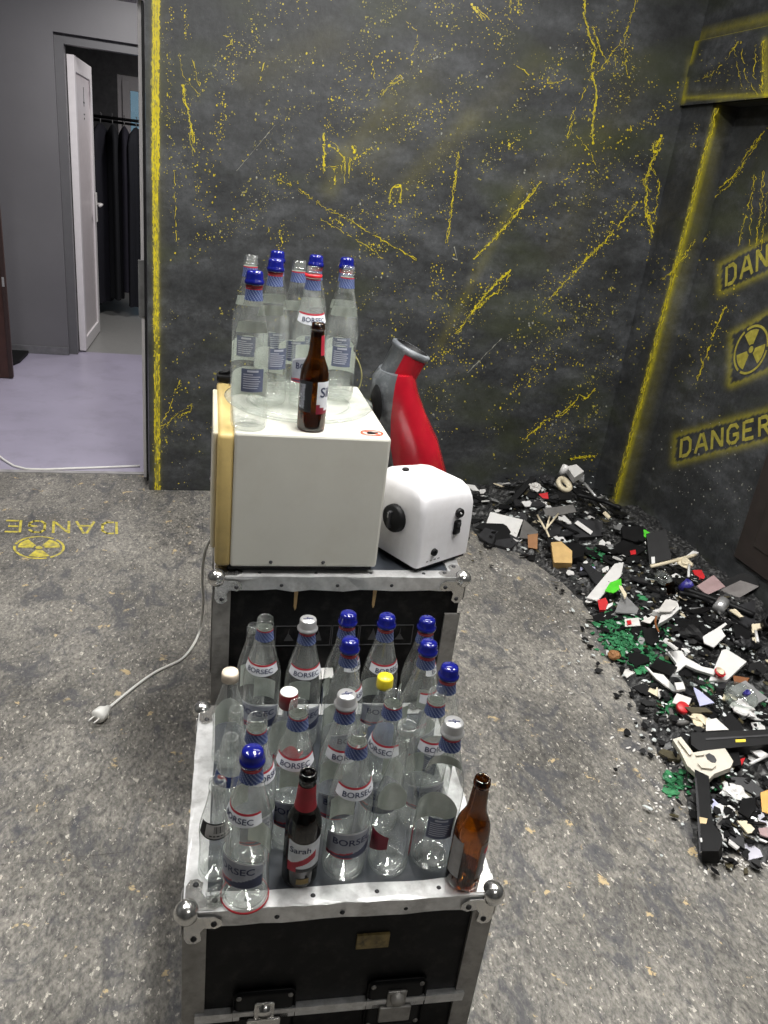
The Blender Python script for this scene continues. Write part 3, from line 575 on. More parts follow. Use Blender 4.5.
def trefoil(mb, fmap, mi=0):
    for k in range(3):
        a0 = PI / 2 + k * 2 * PI / 3 - PI / 6
        P = [(0.22 * math.cos(a0 + PI / 3 * t / 5), 0.22 * math.sin(a0 + PI / 3 * t / 5)) for t in range(6)] + [(0.82 * math.cos(a0 + PI / 3 * t / 5), 0.82 * math.sin(a0 + PI / 3 * t / 5)) for t in range(5, -1, -1)]
        for t in range(5): mb.add([fmap(*P[t]), fmap(*P[11 - t]), fmap(*P[10 - t]), fmap(*P[t + 1])], [(0, 1, 2, 3)], mi)
    mb.add([fmap(0.14 * math.cos(2 * PI * t / 12), 0.14 * math.sin(2 * PI * t / 12)) for t in range(12)], [tuple(range(12))], mi)
    for t in range(40):
        a, b = 2 * PI * t / 40, 2 * PI * (t + 1) / 40
        if t % 13 == 12: continue
        mb.add([fmap(.9 * math.cos(a), .9 * math.sin(a)), fmap(math.cos(a), math.sin(a)), fmap(math.cos(b), math.sin(b)), fmap(.9 * math.cos(b), .9 * math.sin(b))], [(0, 1, 2, 3)], mi)
trefoil(PAINT['right'], lambda u, v: on_right(751 + 17.5 * u + 1.5 * v, 349.5 - 24 * v - 7 * u), 1)
for k_, par in (('back', wb), ('right', wr), ('lint', ln), ('strip', wr)):
    o = obj('paint_splatter', PAINT[k_], [YELLOW, OCHRE, PALEP], par); o['kind'] = 'stuff'
# the word and the sign on the floor, painted to be read from the far side
mb = MB()
def fm(u, v):
    p = np.array([121.5, 533.5]) * (1 - u) + np.array([-24, 531.0]) * u; q = np.array([121, 522.5]) * (1 - u) + np.array([-22, 520.0]) * u
    r = p * v + q * (1 - v)
    return onz(r[0], r[1], 0.0012)
stencil(mb, 'DANGER', lambda u, v: fm(u, v), 0.07, 0)
trefoil(mb, lambda u, v: onz(39 - 26 * u, 547.5 + 11.5 * v, 0.0012), 0)
o = obj('painted_sign', mb, [mat('worn_yellow_floor_paint', (0.5, 0.42, 0.05), 0.5, var=0.5, scale=45, dirt=(0.17, 0.16, 0.14), dscale=28, damt=1.0)], fl)

# ================================================================ FLIGHT CASES
def flight_case(name, label, loc, rz, w, d, h, lower):
    t = thing(name, label, 'case', loc, rz)
    e = 0.004
    obj('body', MB().box((e, e, 0.02), (w - e, d - e, h - 0.006)), CASEBLK, t)
    obj('lid_panel', MB().box((0.012, 0.012, h - 0.008), (w - 0.012, d - 0.012, h - 0.002)), CASETOP, t)
    aw = 0.034
    def rail(nm, a, b, ax, m_=ALU, wob=0.0012, seg=14):
        # L-shaped angle, slightly dented along its length
        (x0, y0, z0), (x1, y1, z1) = a, b
        mb = MB(); n = seg; rr = random.Random(hash(nm) % 99 + int(w * 100)); lim = [a, b]
        vs = []
        for i in range(n + 1):
            tt = i / n; jj = [rr.gauss(0, wob) for _ in range(4)]
            for c, (u, v) in enumerate(((0, 0), (1, 0), (1, 1), (0, 1))):
                if ax == 0: vs.append((x0 + (x1 - x0) * tt, (y0, y1)[u] + jj[c] * .6, (z0, z1)[v] + (jj[c] if v == 0 else jj[c] * 0.3)))
                elif ax == 1: vs.append(((x0, x1)[u] + jj[c] * .6, y0 + (y1 - y0) * tt, (z0, z1)[v] + (jj[c] if v == 0 else jj[c] * 0.3)))
                else: vs.append(((x0, x1)[u] + jj[c] * .5, (y0, y1)[v] + jj[c] * .5, z0 + (z1 - z0) * tt))
        fs = [(i * 4 + c, i * 4 + (c + 1) % 4, (i + 1) * 4 + (c + 1) % 4, (i + 1) * 4 + c) for i in range(n) for c in range(4)] + [(0, 3, 2, 1), (n * 4, n * 4 + 1, n * 4 + 2, n * 4 + 3)]
        if ax == 1: fs = [f[::-1] for f in fs]
        mb.add(vs, fs); return obj(nm, mb, m_, t)
    q = 0.0025
    # top angles: flat leg on the lid and upright leg on the side
    for nm, flat, up, ax in [('front_angle', ((0.02, -q, h - .002), (w - 0.02, aw, h + q)), ((0.02, -q, h - aw), (w - 0.02, e, h + q)), 0), ('rear_angle', ((0.02, d - aw, h - .002), (w - 0.02, d + q, h + q)), ((0.02, d - e, h - aw), (w - 0.02, d + q, h + q)), 0),
                             ('left_angle', ((-q, 0.02, h - .002), (aw, d - 0.02, h + q)), ((-q, 0.02, h - aw), (e, d - 0.02, h + q)), 1), ('right_angle', ((w - aw, 0.02, h - .002), (w + q, d - 0.02, h + q)), ((w - e, 0.02, h - aw), (w + q, d - 0.02, h + q)), 1)]:
        r1 = rail(nm, *flat, ax); r2 = rail('angle_flange', *up, ax, m_=ALU if ax == 0 else ALU); r2.parent = r1
    # corner posts
    for i, (x0, x1, y0, y1, fx0, fx1) in enumerate([(-q, e, -q, 0.034, -q, 0.036), (w - e, w + q, -q, 0.034, w - 0.036, w + q), (-q, e, d - 0.034, d + q, -q, 0.036), (w - e, w + q, d - 0.034, d + q, w - 0.036, w + q)]):
        zt = h - aw if not (not lower and i == 1) else h - 0.10
        fy0, fy1 = ((-q, e) if i < 2 else (d - e, d + q))
        r1 = rail('corner_post', (fx0, fy0, 0.02), (fx1, fy1, zt), 2, DARKALU, 0.0006, 8); r2 = rail('post_flange', (x0, y0, 0.02), (x1, y1, zt), 2, DARKALU, 0.0006, 8); r2.parent = r1
    # ball corners with riveted plates
    for i, (x, y, sx, sy) in enumerate([(0.004, 0.004, 1, 1), (w - 0.004, 0.004, -1, 1), (0.004, d - 0.004, 1, -1), (w - 0.004, d - 0.004, -1, -1)]):
        mb = MB(); R_ = 0.021
        mb.lathe([(R_ * math.sin(PI * k / 10), -R_ * math.cos(PI * k / 10)) for k in range(11)], 18, T=Matrix.Translation((x, y, h - 0.004)))
        b = obj('ball_corner', mb, CHROME, t)
        pl = MB()
        def leaf(T):
            pl.prism([(0, 0), (0.048, 0), (0.060, 0.008), (0.062, 0.020), (0.050, 0.027), (0.032, 0.024), (0.026, 0.034), (0.028, 0.052), (0.018, 0.060), (0.006, 0.058), (0, 0.046)], 0, 0.0022, T=T)
        leaf(Matrix.Translation((x - 0.004 * sx, y - 0.004 * sy, h + 0.003)) @ Matrix.Diagonal((sx, sy, 1, 1)))
        leaf(Matrix.Translation((x - 0.004 * sx, (-0.0048 if sy > 0 else d + 0.0048), h - 0.006)) @ Matrix(((sx, 0, 0, 0), (0, 0, 1 if sy < 0 else -1, 0), (0, -1, 0, 0), (0, 0, 0, 1))))
        leaf(Matrix.Translation(((-0.0048 if sx > 0 else w + 0.0048), y - 0.004 * sy, h - 0.006)) @ Matrix(((0, 0, 1 if sx < 0 else -1, 0), (sy, 0, 0, 0), (0, -1, 0, 0), (0, 0, 0, 1))))
        p_ = obj('corner_plate', pl, CHROME, b)
        for (u, v) in ((0.048, 0.016), (0.016, 0.048)):
            rv = MB(); rv.lathe([(0, 0.0045), (0.004, 0.0035), (0.0055, 0.001), (0.0055, 0)], 10, T=Matrix.Translation((x + sx * (u - .004), (-0.006 if sy > 0 else d + 0.006), h - 0.006 - v)) @ Matrix.Rotation(PI / 2 * sy, 4, 'X'))
            obj('rivet', rv, DARKGREY, b)
            rv = MB().lathe([(0, 0.0045), (0.004, 0.0035), (0.0055, 0.001), (0.0055, 0)], 10, T=Matrix.Translation((x + sx * (u - .004), y + sy * (v - .004), h + 0.004)))
            obj('rivet', rv, DARKGREY, b)
    # rivets along the front angle
    for k in range(4):
        x = 0.1 + (w - 0.2) * k / 3
        obj('rivet', MB().lathe([(0, 0.0025), (0.003, 0.002), (0.0045, 0)], 10, T=Matrix.Translation((x, 0.016, h + 0.0025))), DARKGREY, t)
        obj('rivet', MB().lathe([(0, 0.0025), (0.003, 0.002), (0.0045, 0)], 10, T=Matrix.Translation((x + .05, -0.0025, h - 0.02)) @ Matrix.Rotation(PI / 2, 4, 'X')), DARKGREY, t)
    return t
# lower case
LZ = 0.432
a_, b_ = onz(184, 913, LZ), onz(496, 893, LZ)
LW_ = float(np.hypot(*(b_ - a_)[:2])); LR = math.atan2(b_[1] - a_[1], b_[0] - a_[0])
lc = flight_case('flight_case', 'low black flight case crowded with empty bottles, nearest the camera', (float(a_[0]), float(a_[1]), 0), LR, LW_, 0.52, LZ, True)
obj('split_profile', MB().box((0.02, -0.008, 0.172), (LW_ - 0.02, 0.004, 0.183)).box((0.02, -0.006, 0.159), (LW_ - 0.02, 0.004, 0.170)), ALU, lc)
for cx in (0.14, LW_ - 0.15):
    mb = MB().box((cx - 0.055, -0.006, 0.102), (cx + 0.055, 0.003, 0.229), 0.012)
    la = obj('latch_dish', mb, BLACKP, lc)
    obj('latch', MB().box((cx - 0.030, -0.014, 0.127), (cx + 0.030, -0.005, 0.167), 0.003).box((cx - 0.018, -0.012, 0.167), (cx + 0.018, -0.005, 0.207), 0.003).lathe([(0, 0.018), (0.012, 0.017), (0.014, 0)], 14, T=Matrix.Translation((cx, -0.004, 0.192)) @ Matrix.Rotation(PI / 2, 4, 'X')), CHROME if cx < 0.2 else DARKALU, la)
    for (u, v) in ((-.045, .217), (.045, .217), (-.045, .114), (.045, .114)): obj('rivet', MB().lathe([(0, 0.003), (0.004, 0.002), (0.005, 0)], 10, T=Matrix.Translation((cx + u, -0.0055, v)) @ Matrix.Rotation(PI / 2, 4, 'X')), DARKALU, la)
obj('sticker', MB().box((0.292, -0.0008, 0.315), (0.350, 0.0045, 0.348)), mat('worn_ochre_sticker', (0.19, 0.14, 0.05), 0.6, var=0.4, scale=60, dirt=(0.012, 0.012, 0.012), dscale=45, damt=1.0), lc)
# upper case
UZ = 0.69
a2, b2 = onz(215, 577, UZ), onz(465, 578, UZ)
UW = float(np.hypot(*(b2 - a2)[:2])); UR = math.atan2(b2[1] - a2[1], b2[0] - a2[0])
uc = flight_case('flight_case', 'tall black flight case carrying the old microwave oven', (float(a2[0]), float(a2[1]), 0), UR, UW, 0.60, UZ, False)
STEN_G = mat('faint_grey_print', (0.05, 0.05, 0.052), 0.5)
mb = MB()
for i in range(6):
    x0 = 0.075 + i * 0.068
    for (p, q_) in [((x0, 0.555), (x0 + .066, 0.557)), ((x0, 0.5), (x0 + .066, 0.502)), ((x0, 0.5), (x0 + 0.002, 0.557)), ((x0 + 0.064, 0.5), (x0 + 0.066, 0.557))]: mb.box((p[0], 0.0028, p[1]), (q_[0], 0.0045, q_[1]))
    mb.prism([(x0 + .022, .515), (x0 + .044, .515), (x0 + .038 - .006 * (i % 2), .535), (x0 + .033, .548), (x0 + .026 + .004 * (i % 3), .535)], 0, 0.001, T=Matrix(((1, 0, 0, 0), (0, 0, 1, 0.0031), (0, 1, 0, 0), (0, 0, 0, 1))))
obj('printed_icons', mb, STEN_G, uc)
for (x, z0, z1) in ((0.185, 0.60, 0.655), (0.372, 0.605, 0.655)):
    obj('paint_drip', MB().prism([(x - .004, z1), (x + .005, z1), (x + .004, (z0 + z1) / 2), (x + .003, z0 + .006), (x, z0), (x - .003, z0 + .01)], 0, 0.0016, T=Matrix(((1, 0, 0, 0), (0, 0, -1, 0.0042), (0, 1, 0, 0), (0, 0, 0, 1)))), mat('tan_drip', (0.42, 0.28, 0.12), 0.5), uc)

# ================================================================ MICROWAVE
ma, mb_ = onz(217, 432, 1.03), onz(392, 438, 1.03)
MZ = UZ + 0.0035; MR = math.radians(-2.0); MWd = 0.372; MD = 0.435; MT = 1.03
mw = thing('microwave_oven', 'old cream and white microwave oven standing on the tall flight case', 'microwave', (float(ma[0]) + 0.002, float(ma[1]) + 0.002, 0), MR)
obj('cabinet', MB().box((0.034, 0, MZ + 0.018), (MWd, MD, MT), 0.006), WHITEE, mw)
obj('front_frame', MB().box((0.000, 0.002, MZ + 0.016), (0.0365, MD - 0.002, MT - 0.005), 0.011), CREAM, mw)
obj('door', MB().box((-0.010, 0.03, MZ + 0.05), (0.002, MD - 0.06, MT - 0.012), 0.004), mat('cream_door', (0.6, 0.55, 0.42), 0.35, var=0.05), mw)
obj('base_plate', MB().box((0.03, 0.012, MZ + 0.006), (MWd - 0.01, MD - 0.01, MZ + 0.020)), BLACKP, mw)
for (x, y) in ((0.06, 0.05), (MWd - 0.05, 0.05), (0.06, MD - 0.05), (MWd - 0.05, MD - 0.05)): obj('foot', MB().lathe([(0, 0.012), (0.014, 0.012), (0.012, 0), (0, 0)], 12, T=Matrix.Translation((x, y, MZ - 0.001))), BLACKP, mw)
for x in (0.125, 0.245): obj('screw', MB().lathe([(0, 0.003), (0.0035, 0.0025), (0.0045, 0)], 10, T=Matrix.Translation((x, 0.0, MZ + 0.031)) @ Matrix.Rotation(PI / 2, 4, 'X')), DARKGREY, mw)
for z in (MT - 0.05, MT - 0.16): obj('screw', MB().lathe([(0, 0.006), (0.005, 0.005), (0.006, 0)], 10, T=Matrix.Translation((MWd, 0.03, z)) @ Matrix.Rotation(PI / 2, 4, 'Y')), WHITEP, mw)
obj('hinge_bracket', MB().box((0.0, MD - 0.03, MT - 0.002), (0.04, MD + 0.012, MT + 0.014), 0.004).tube([(0.005, MD - 0.01, MT + 0.014), (0.036, MD - 0.005, MT + 0.022)], 0.006), BLACKP, mw)
# warning sticker: red oval with a black mark
sx, sy = MWd - 0.038, 0.034
mb = MB(); n = 28
for i in range(n):
    a, b = 2 * PI * i / n, 2 * PI * (i + 1) / n
    mb.add([(sx + .026 * math.cos(a), sy + .020 * math.sin(a), MT + .0018), (sx + .026 * math.cos(b), sy + .020 * math.sin(b), MT + .0018), (sx + .0215 * math.cos(b), sy + .0155 * math.sin(b), MT + .0018), (sx + .0215 * math.cos(a), sy + .0155 * math.sin(a), MT + .0018)], [(0, 1, 2, 3)], 0)
mb.add([(sx - .016, sy + .009, MT + .0018), (sx - .013, sy + .012, MT + .0018), (sx + .017, sy - .008, MT + .0018), (sx + .014, sy - .011, MT + .0018)], [(0, 3, 2, 1)], 0)
mb.prism([(sx - .012, sy - .003), (sx - .004, sy - .006), (sx + .012, sy - .003), (sx + .014, sy + .004), (sx + .004, sy + .003), (sx - .002, sy + .007), (sx - .009, sy + .004)], MT + .0004, MT + .0022, 1)
obj('warning_sticker', mb, [mat('red_print', (0.6, 0.06, 0.02), 0.5), BLACKP], mw)
# power cord running from behind the oven down to the floor
cpts = [np.array([0.10, 2.02, 0.75])] + [np.array(ony(x, y, Y)) for x, y, Y in [(214, 535, 2.10), (208, 543, 2.13), (203.5, 556, 2.17), (202, 580, 2.24), (204, 604, 2.33)]]
end = [onz(x, y, 0.0045) for x, y in [(200, 632), (192, 648), (182, 660), (168, 666), (155, 672), (138, 684), (122, 697), (110, 707)]]
allp = cpts + end
inv = (Matrix.Translation(mw.location) @ Matrix.Rotation(MR, 4, 'Z')).inverted()
def smooth(P, it=2):
    P = [np.array(p, float) for p in P]
    for _ in range(it):
        Q = [P[0]]
        for a, b in zip(P[:-1], P[1:]): Q += [a * .75 + b * .25, a * .25 + b * .75]
        Q.append(P[-1]); P = Q
    return P
allp = smooth(allp, 2)
cord = obj('power_cord', MB().tube([inv @ Vector(p) for p in allp], 0.0048, 8), CABLE, mw)
pe = onz(102, 713, 0.022); T_ = inv @ Matrix.Translation(Vector(pe)) @ Matrix.Rotation(math.atan2(*(np.array(end[-1]) - np.array(end[-2]))[[1, 0]]), 4, 'Z') @ Matrix.Rotation(PI / 2, 4, 'Y')
obj('plug', MB().lathe([(0, -.03), (0.008, -.03), (0.012, -.018), (0.021, -.004), (0.022, .018), (0.018, .024), (0, .024)], 16, T=T_).tube([T_ @ Vector((0, .0095, .02)), T_ @ Vector((0, .0095, .046))], .0024).tube([T_ @ Vector((0, -.0095, .02)), T_ @ Vector((0, -.0095, .046))], .0024), CABLE, cord)
# thin wire loop behind the oven
wp = [ony(x, y, 2.06) for x, y in [(352, 352), (358, 360), (362, 372), (361, 384), (357, 392), (356, 400)]]
wv = tag(obj('wire_loop', MB().tube(smooth(wp), 0.0022, 6), mat('olive_wire', (0.3, 0.28, 0.12), 0.5)), 'thin pale wire curling up behind the microwave oven', 'wire')

# ================================================================ RED AND GREY APPLIANCE
RY = 1.93
def at_red(x, y, dy=0.0): return np.array(ony(x, y, RY + dy))
# outline of the leaning body, image left and right edge pairs from bottom to top
rows = [((386, 500), (449, 492)), ((388, 480), (446.5, 474)), ((382, 440), (436, 436)), ((373.5, 410), (425, 412)), ((371, 392), (417, 390)), ((373, 378), (414.5, 376)), ((380, 369), (411, 371))]
t = thing('food_appliance', 'red and grey appliance body with a round open collar on top', 'appliance', (0, 0, 0))
def half(rows, f0, f1, thick, mi, name, m_):
    mb = MB(); vs = []; ns = 12
    for ri, (l, r) in enumerate(rows):
        g0 = f0[ri] if hasattr(f0, '__len__') else f0; g1 = f1[ri] if hasattr(f1, '__len__') else f1
        A = at_red(*l); Bp = at_red(*r); c = (A + Bp) / 2; hw = (Bp - A) / 2
        for k in range(ns + 1):
            a = g0 + (g1 - g0) * k / ns
            p = c + hw * math.cos(a) * (1.0) + np.array([0, 1, 0]) * math.sin(a) * thick * (0.8 + 0.2 * np.linalg.norm(hw) / 0.08)
            vs.append(p)
    m = ns + 1
    fs = [(j * m + k, j * m + k + 1, (j + 1) * m + k + 1, (j + 1) * m + k) for j in range(len(rows) - 1) for k in range(ns)]
    mb.add(vs, fs, 0, True); mb.add([vs[(len(rows) - 1) * m + k] for k in range(m)], [tuple(range(m))]); mb.add([vs[k] for k in range(m)], [tuple(range(m))[::-1]])
    o = obj(name, mb, m_, t); return o
SP = -1.98   # where the red shell meets the grey one (angle on the oval)
def shift(rows, f): return rows
split = [396, 392.5, 386.5, 385, 386.5, 388.5, 391]
SPL = [-math.acos(max(-.98, min(.98, (sp - (l[0] + r[0]) / 2) / ((r[0] - l[0]) / 2)))) for sp, (l, r) in zip(split, rows)]
half(rows, SPL, 0.9, 0.078, 0, 'red_shell', REDP)
half(rows, 0.9, [2 * PI + a for a in SPL], 0.078, 0, 'grey_shell', GREYP)
# black disc set on the grey side stands in for a recess's shade
rc = MB(); cR = at_red(377, 403, -0.045)
rc.lathe([(0, .010), (.8, .008), (1, 0)], 18, T=Matrix.Translation(Vector(cR)) @ Matrix.Rotation(-0.12, 4, 'Y') @ Matrix.Rotation(-1.15, 4, 'Z') @ Matrix.Rotation(PI / 2, 4, 'X') @ Matrix.Diagonal((0.022, 0.05, 1, 1)))
obj('recess_shade', rc, BLACKP, t)
# collar: open ring tilted to the upper right
c0 = at_red(399, 372); c1 = at_red(405.5, 346); axv = Vector(c1 - c0).normalized(); axv = (axv + Vector((0.26, -0.06, 0))).normalized()
_xd = Vector((1, 0, 0)); _xd = (_xd - axv * _xd.dot(axv)).normalized(); _yd = axv.cross(_xd)
Mq = Matrix.Translation(Vector(c0)) @ Matrix(((_xd.x, _yd.x, axv.x, 0), (_xd.y, _yd.y, axv.y, 0), (_xd.z, _yd.z, axv.z, 0), (0, 0, 0, 1))); Hc = float(np.linalg.norm(c1 - c0))
rr_ = 0.052
mb = MB(); mb.lathe([(rr_ * .92, -0.02), (rr_ * .96, Hc * .8), (rr_ * 1.04, Hc * .84), (rr_ * 1.06, Hc), (rr_ * .86, Hc + 0.003), (rr_ * .82, Hc - 0.01), (rr_ * .80, 0.0), (0, -0.005)], 30, T=Mq)
co_ = obj('collar', mb, GREYP, t)
obj('bore_shade', MB().lathe([(0, Hc - .012), (rr_ * .80, Hc - .010), (rr_ * .852, Hc + .0022), (rr_ * .87, Hc + .0034)], 26, T=Mq), BLACKP, co_)  # black disc darkens the collar opening in place of real inner shade
mb = MB(); mb.lathe([(rr_ * .965, 0.0), (rr_ * .985, Hc * .78)], 14, T=Mq, a0=-2.1, a1=0.25); obj('red_band', mb, mat('dark_red_plastic', (0.28, 0.006, 0.014), 0.25, var=0.1), co_)
mb = MB().lathe([(0.9, 0), (1.0, 0.004), (1.0, 0.02), (0.92, 0.026)], 28, T=Matrix.Translation((0.635, RY, UZ + 0.0035)) @ Matrix.Diagonal((0.085, 0.085, 1, 1)))
mb.lathe([(0.0, 0.024), (0.92, 0.026)], 28, T=Matrix.Translation((0.635, RY, UZ + 0.0035)) @ Matrix.Diagonal((0.085, 0.085, 1, 1)))
mb.lathe([(0.062, 0.02), (0.068, 0.10), (0.072, 0.155)], 24, T=Matrix.Translation((0.632, RY, UZ + 0.0035)))
obj('base', mb, GREYP, t)

# ================================================================ WHITE MACHINE
Cc = np.array(onz(415, 573, UZ + 0.006)); WA = math.radians(28)
wmn = thing('motor_base', 'white rounded appliance base with a black dial on the case edge', 'appliance', (float(Cc[0]), float(Cc[1]), UZ + 0.004), WA)
Lx, Ly, Hh = 0.185, 0.19, 0.205
import bmesh
bm = bmesh.new(); nX = 14
def shell_pt(u, v, z):  # u,v 0..1, rounded plan with inward slope above mid height
    return (u * Lx, v * Ly, z)
lv = [(0.012, 1.0, 0.011), (0.05, 1.0, 0.011), (0.11, 0.995, 0.012), (0.150, 0.985, 0.014), (0.172, 0.962, 0.018), (0.190, 0.91, 0.024), (0.203, 0.80, 0.030), (0.209, 0.60, 0.03), (0.212, 0.3, 0.02), (0.2125, 0.02, 0.001)]
mb = MB(); ringn = None; vs = []
for z, s, rad in lv:
    ring = []; hx, hy = Lx / 2 * s, Ly / 2 * s; rad = min(rad, hx * .98, hy * .98)
    for ci, (sx_, sy_) in enumerate(((1, -1), (1, 1), (-1, 1), (-1, -1))):
        for k in range(7):
            a = -PI / 2 + ci * PI / 2 + PI / 2 * k / 6
            zz = z - (0.016 * (hx * sx_ / (Lx / 2)) if z > 0.15 else 0) * 0.4
            ring.append((Lx / 2 + sx_ * (hx - rad) + rad * math.cos(a), Ly / 2 + sy_ * (hy - rad) + rad * math.sin(a), zz))
    vs += ring; ringn = len(ring)
fs = [(j * ringn + k, j * ringn + (k + 1) % ringn, (j + 1) * ringn + (k + 1) % ringn, (j + 1) * ringn + k) for j in range(len(lv) - 1) for k in range(ringn)]
fs.append(tuple((len(lv) - 1) * ringn + k for k in range(ringn)))
mb.add(vs, fs, 0, True); obj('housing', mb, mat('white_machine_shell', (0.76, 0.75, 0.77), 0.28, var=0.05, dirt=(0.5, 0.46, 0.44), dscale=8, damt=0.35), wmn)
obj('bottom_tray', MB().box((0.006, 0.006, 0.0), (Lx - 0.006, Ly - 0.006, 0.014), 0.003), BLACKP, wmn)
def disc_x(y, z, prof, m_, nm, par):  # on the face x = 0, pointing to -x
    return obj(nm, MB().lathe(prof, 24, T=Matrix.Translation((0.0, y, z)) @ Matrix.Rotation(-PI / 2, 4, 'Y')), m_, par)
def disc_y(x, z, prof, m_, nm, par):
    return obj(nm, MB().lathe(prof, 18, T=Matrix.Translation((x, 0.0, z)) @ Matrix.Rotation(PI / 2, 4, 'X')), m_, par)
dk = disc_x(0.088, 0.112, [(0, .020), (.013, .020), (.016, .016), (.030, .015), (.034, .012), (.035, 0)], BLACKP, 'dial', wmn)
obj('dial_grip', MB().box((-0.027, 0.083, 0.090), (-0.015, 0.093, 0.134), 0.003), DARKGREY, dk)
obj('dial_mark', MB().box((-0.0285, 0.086, 0.118), (-0.0268, 0.090, 0.131)), MIDGREY, dk)
s1 = disc_y(0.125, 0.135, [(0, .003), (.004, .003), (.006, .008), (.010, .009), (.012, .006), (.012, -.002)], BLACKP, 'socket', wmn)
obj('socket_pin', MB().lathe([(0, .008), (.0028, .007), (.003, 0)], 10, T=Matrix.Translation((0.125, -0.002, 0.135)) @ Matrix.Rotation(PI / 2, 4, 'X')), SILVER, s1)
s2 = obj('rocker_switch', MB().box((0.113, -0.007, 0.078), (0.134, 0.002, 0.116), 0.004), BLACKP, wmn)
obj('rocker', MB().box((0.117, -0.011, 0.099), (0.130, -0.006, 0.112), 0.003).box((0.117, -0.009, 0.082), (0.130, -0.006, 0.096), 0.003), DARKGREY, s2)
s3 = disc_y(0.055, 0.045, [(0, .002), (.004, .002), (.006, .006), (.009, .006), (.010, -.002)], BLACKP, 'jack', wmn)
mb = MB()
for k in range(4): mb.box((0.033 + k * 0.013, -0.0012, 0.022), (0.040 + k * 0.013, 0.001, 0.0245))
obj('lettering', mb, MIDGREY, wmn)
obj('button', MB().lathe([(.009, 0), (.009, .012), (.0075, .014), (0, .014)], 16, T=Matrix.Translation((0.050, 0.125, 0.2045))), BLACKP, wmn)
obj('top_cap', MB().lathe([(.009, 0), (.008, .003), (0, .0035)], 14, T=Matrix.Translation((0.085, 0.09, 0.2105))), mat('pale_cream_plastic', (0.62, 0.6, 0.5), 0.4), wmn)

# ================================================================ BOTTLES
BZ = LZ + 0.0005
WATER = [(0, .006), (.020, .0035), (.030, .0012), (.0335, 0.0), (.0365, .003), (.0385, .011), (.0388, .03), (.0378, .06), (.0375, .10), (.0382, .135), (.0384, .155), (.0372, .172), (.0345, .188), (.0305, .204), (.0262, .220), (.0222, .236), (.0190, .250), (.0170, .262), (.0158, .274), (.0154, .280), (.0154, .2815), (.0174, .282), (.0174, .2845), (.0154, .285), (.0154, .2875), (.0163, .288), (.0163, .290), (.0154, .2905), (.0154, .293), (.0163, .2935), (.0163, .2955), (.0156, .296), (.0156, .2985), (.0142, .3), (.0122, .2985), (.0118, .27)]
def rat(prof, z):
    P = [p for p in prof[3:-2]]
    for (r0, z0), (r1, z1) in zip(P[:-1], P[1:]):
        if z0 <= z <= z1 and z1 > z0: return r0 + (r1 - r0) * (z - z0) / (z1 - z0)
    return P[-1][0]
def densify(prof, n=3):
    out = []
    for i in range(len(prof) - 1):
        p0 = prof[max(0, i - 1)]; p1 = prof[i]; p2 = prof[i + 1]; p3 = prof[min(len(prof) - 1, i + 2)]
        out.append(p1)
    out.append(prof[-1]); return out
def patch(mb, prof, z0f, z1f, a0, a1, na=18, nz=8, eps=0.0006, mf=None):
    """label wrapped on a bottle; angle 0 looks along -y (bottle front)"""
    vs = []; fs = []; ms = []
    for j in range(nz + 1):
        for i in range(na + 1):
            a = a0 + (a1 - a0) * i / na; u = -1 + 2 * i / na
            z = z0f(u) + (z1f(u) - z0f(u)) * j / nz; r = rat(prof, z) + eps
            vs.append((r * math.sin(a), -r * math.cos(a), z))
    for j in range(nz):
        for i in range(na):
            mi = mf(-1 + 2 * (i + .5) / na, (j + .5) / nz) if mf else 0
            mb.add([], [])
            fs.append((j * (na + 1) + i, j * (na + 1) + i + 1, (j + 1) * (na + 1) + i + 1, (j + 1) * (na + 1) + i)); ms.append(mi)
    o = len(mb.v); mb.v += vs
    for f, m_ in zip(fs, ms): mb.f.append(tuple(k + o for k in f)); mb.m.append(m_); mb.sm.append(True)
def wrap_text(mb, prof, txt, size, zc, a_c=0.0, eps=0.0012, mi=0, wide=1.0):
    vs, fs = text_mesh(txt, size); out = []
    for x, y, _ in vs:
        z = zc + y; r = rat(prof, z) + eps; a = a_c + x * wide / rat(prof, zc)
        out.append((r * math.sin(a), -r * math.cos(a), z))
    mb.add(out, fs, mi)
LABW = paper('label_white', (0.72, 0.74, 0.78)); LABR = paper('label_red', (0.42, 0.02, 0.04)); LABN = paper('label_navy', (0.035, 0.045, 0.10)); LABG = paper('label_silver', (0.34, 0.36, 0.42)); LABB = paper('label_blue', (0.022, 0.045, 0.17)); LABBK = paper('label_black', (0.015, 0.015, 0.018)); LABS = paper('label_slate', (0.12, 0.14, 0.22)); LABL = paper('label_pale_blue', (0.20, 0.24, 0.36)); LABM = paper('label_maroon', (0.22, 0.01, 0.03))
INK = mat('navy_ink', (0.012, 0.018, 0.07), 0.5, var=0.1); INKW = mat('pale_ink', (0.5, 0.52, 0.6), 0.5, var=0.1); INKR = mat('red_ink', (0.5, 0.03, 0.04), 0.5)
MESH = {}
def M(key, fn):
    if key not in MESH: MESH[key] = fn()
    return MESH[key]
def glass_mesh(prof, m_, n=30): return lambda: MB().lathe(prof, n).mesh('glass', m_)
def inner_base(r): return [(0, .016), (r * .45, .012), (r * .8, .0075), (r * .93, .010), (r * .965, .02), (r * .97, .03)]
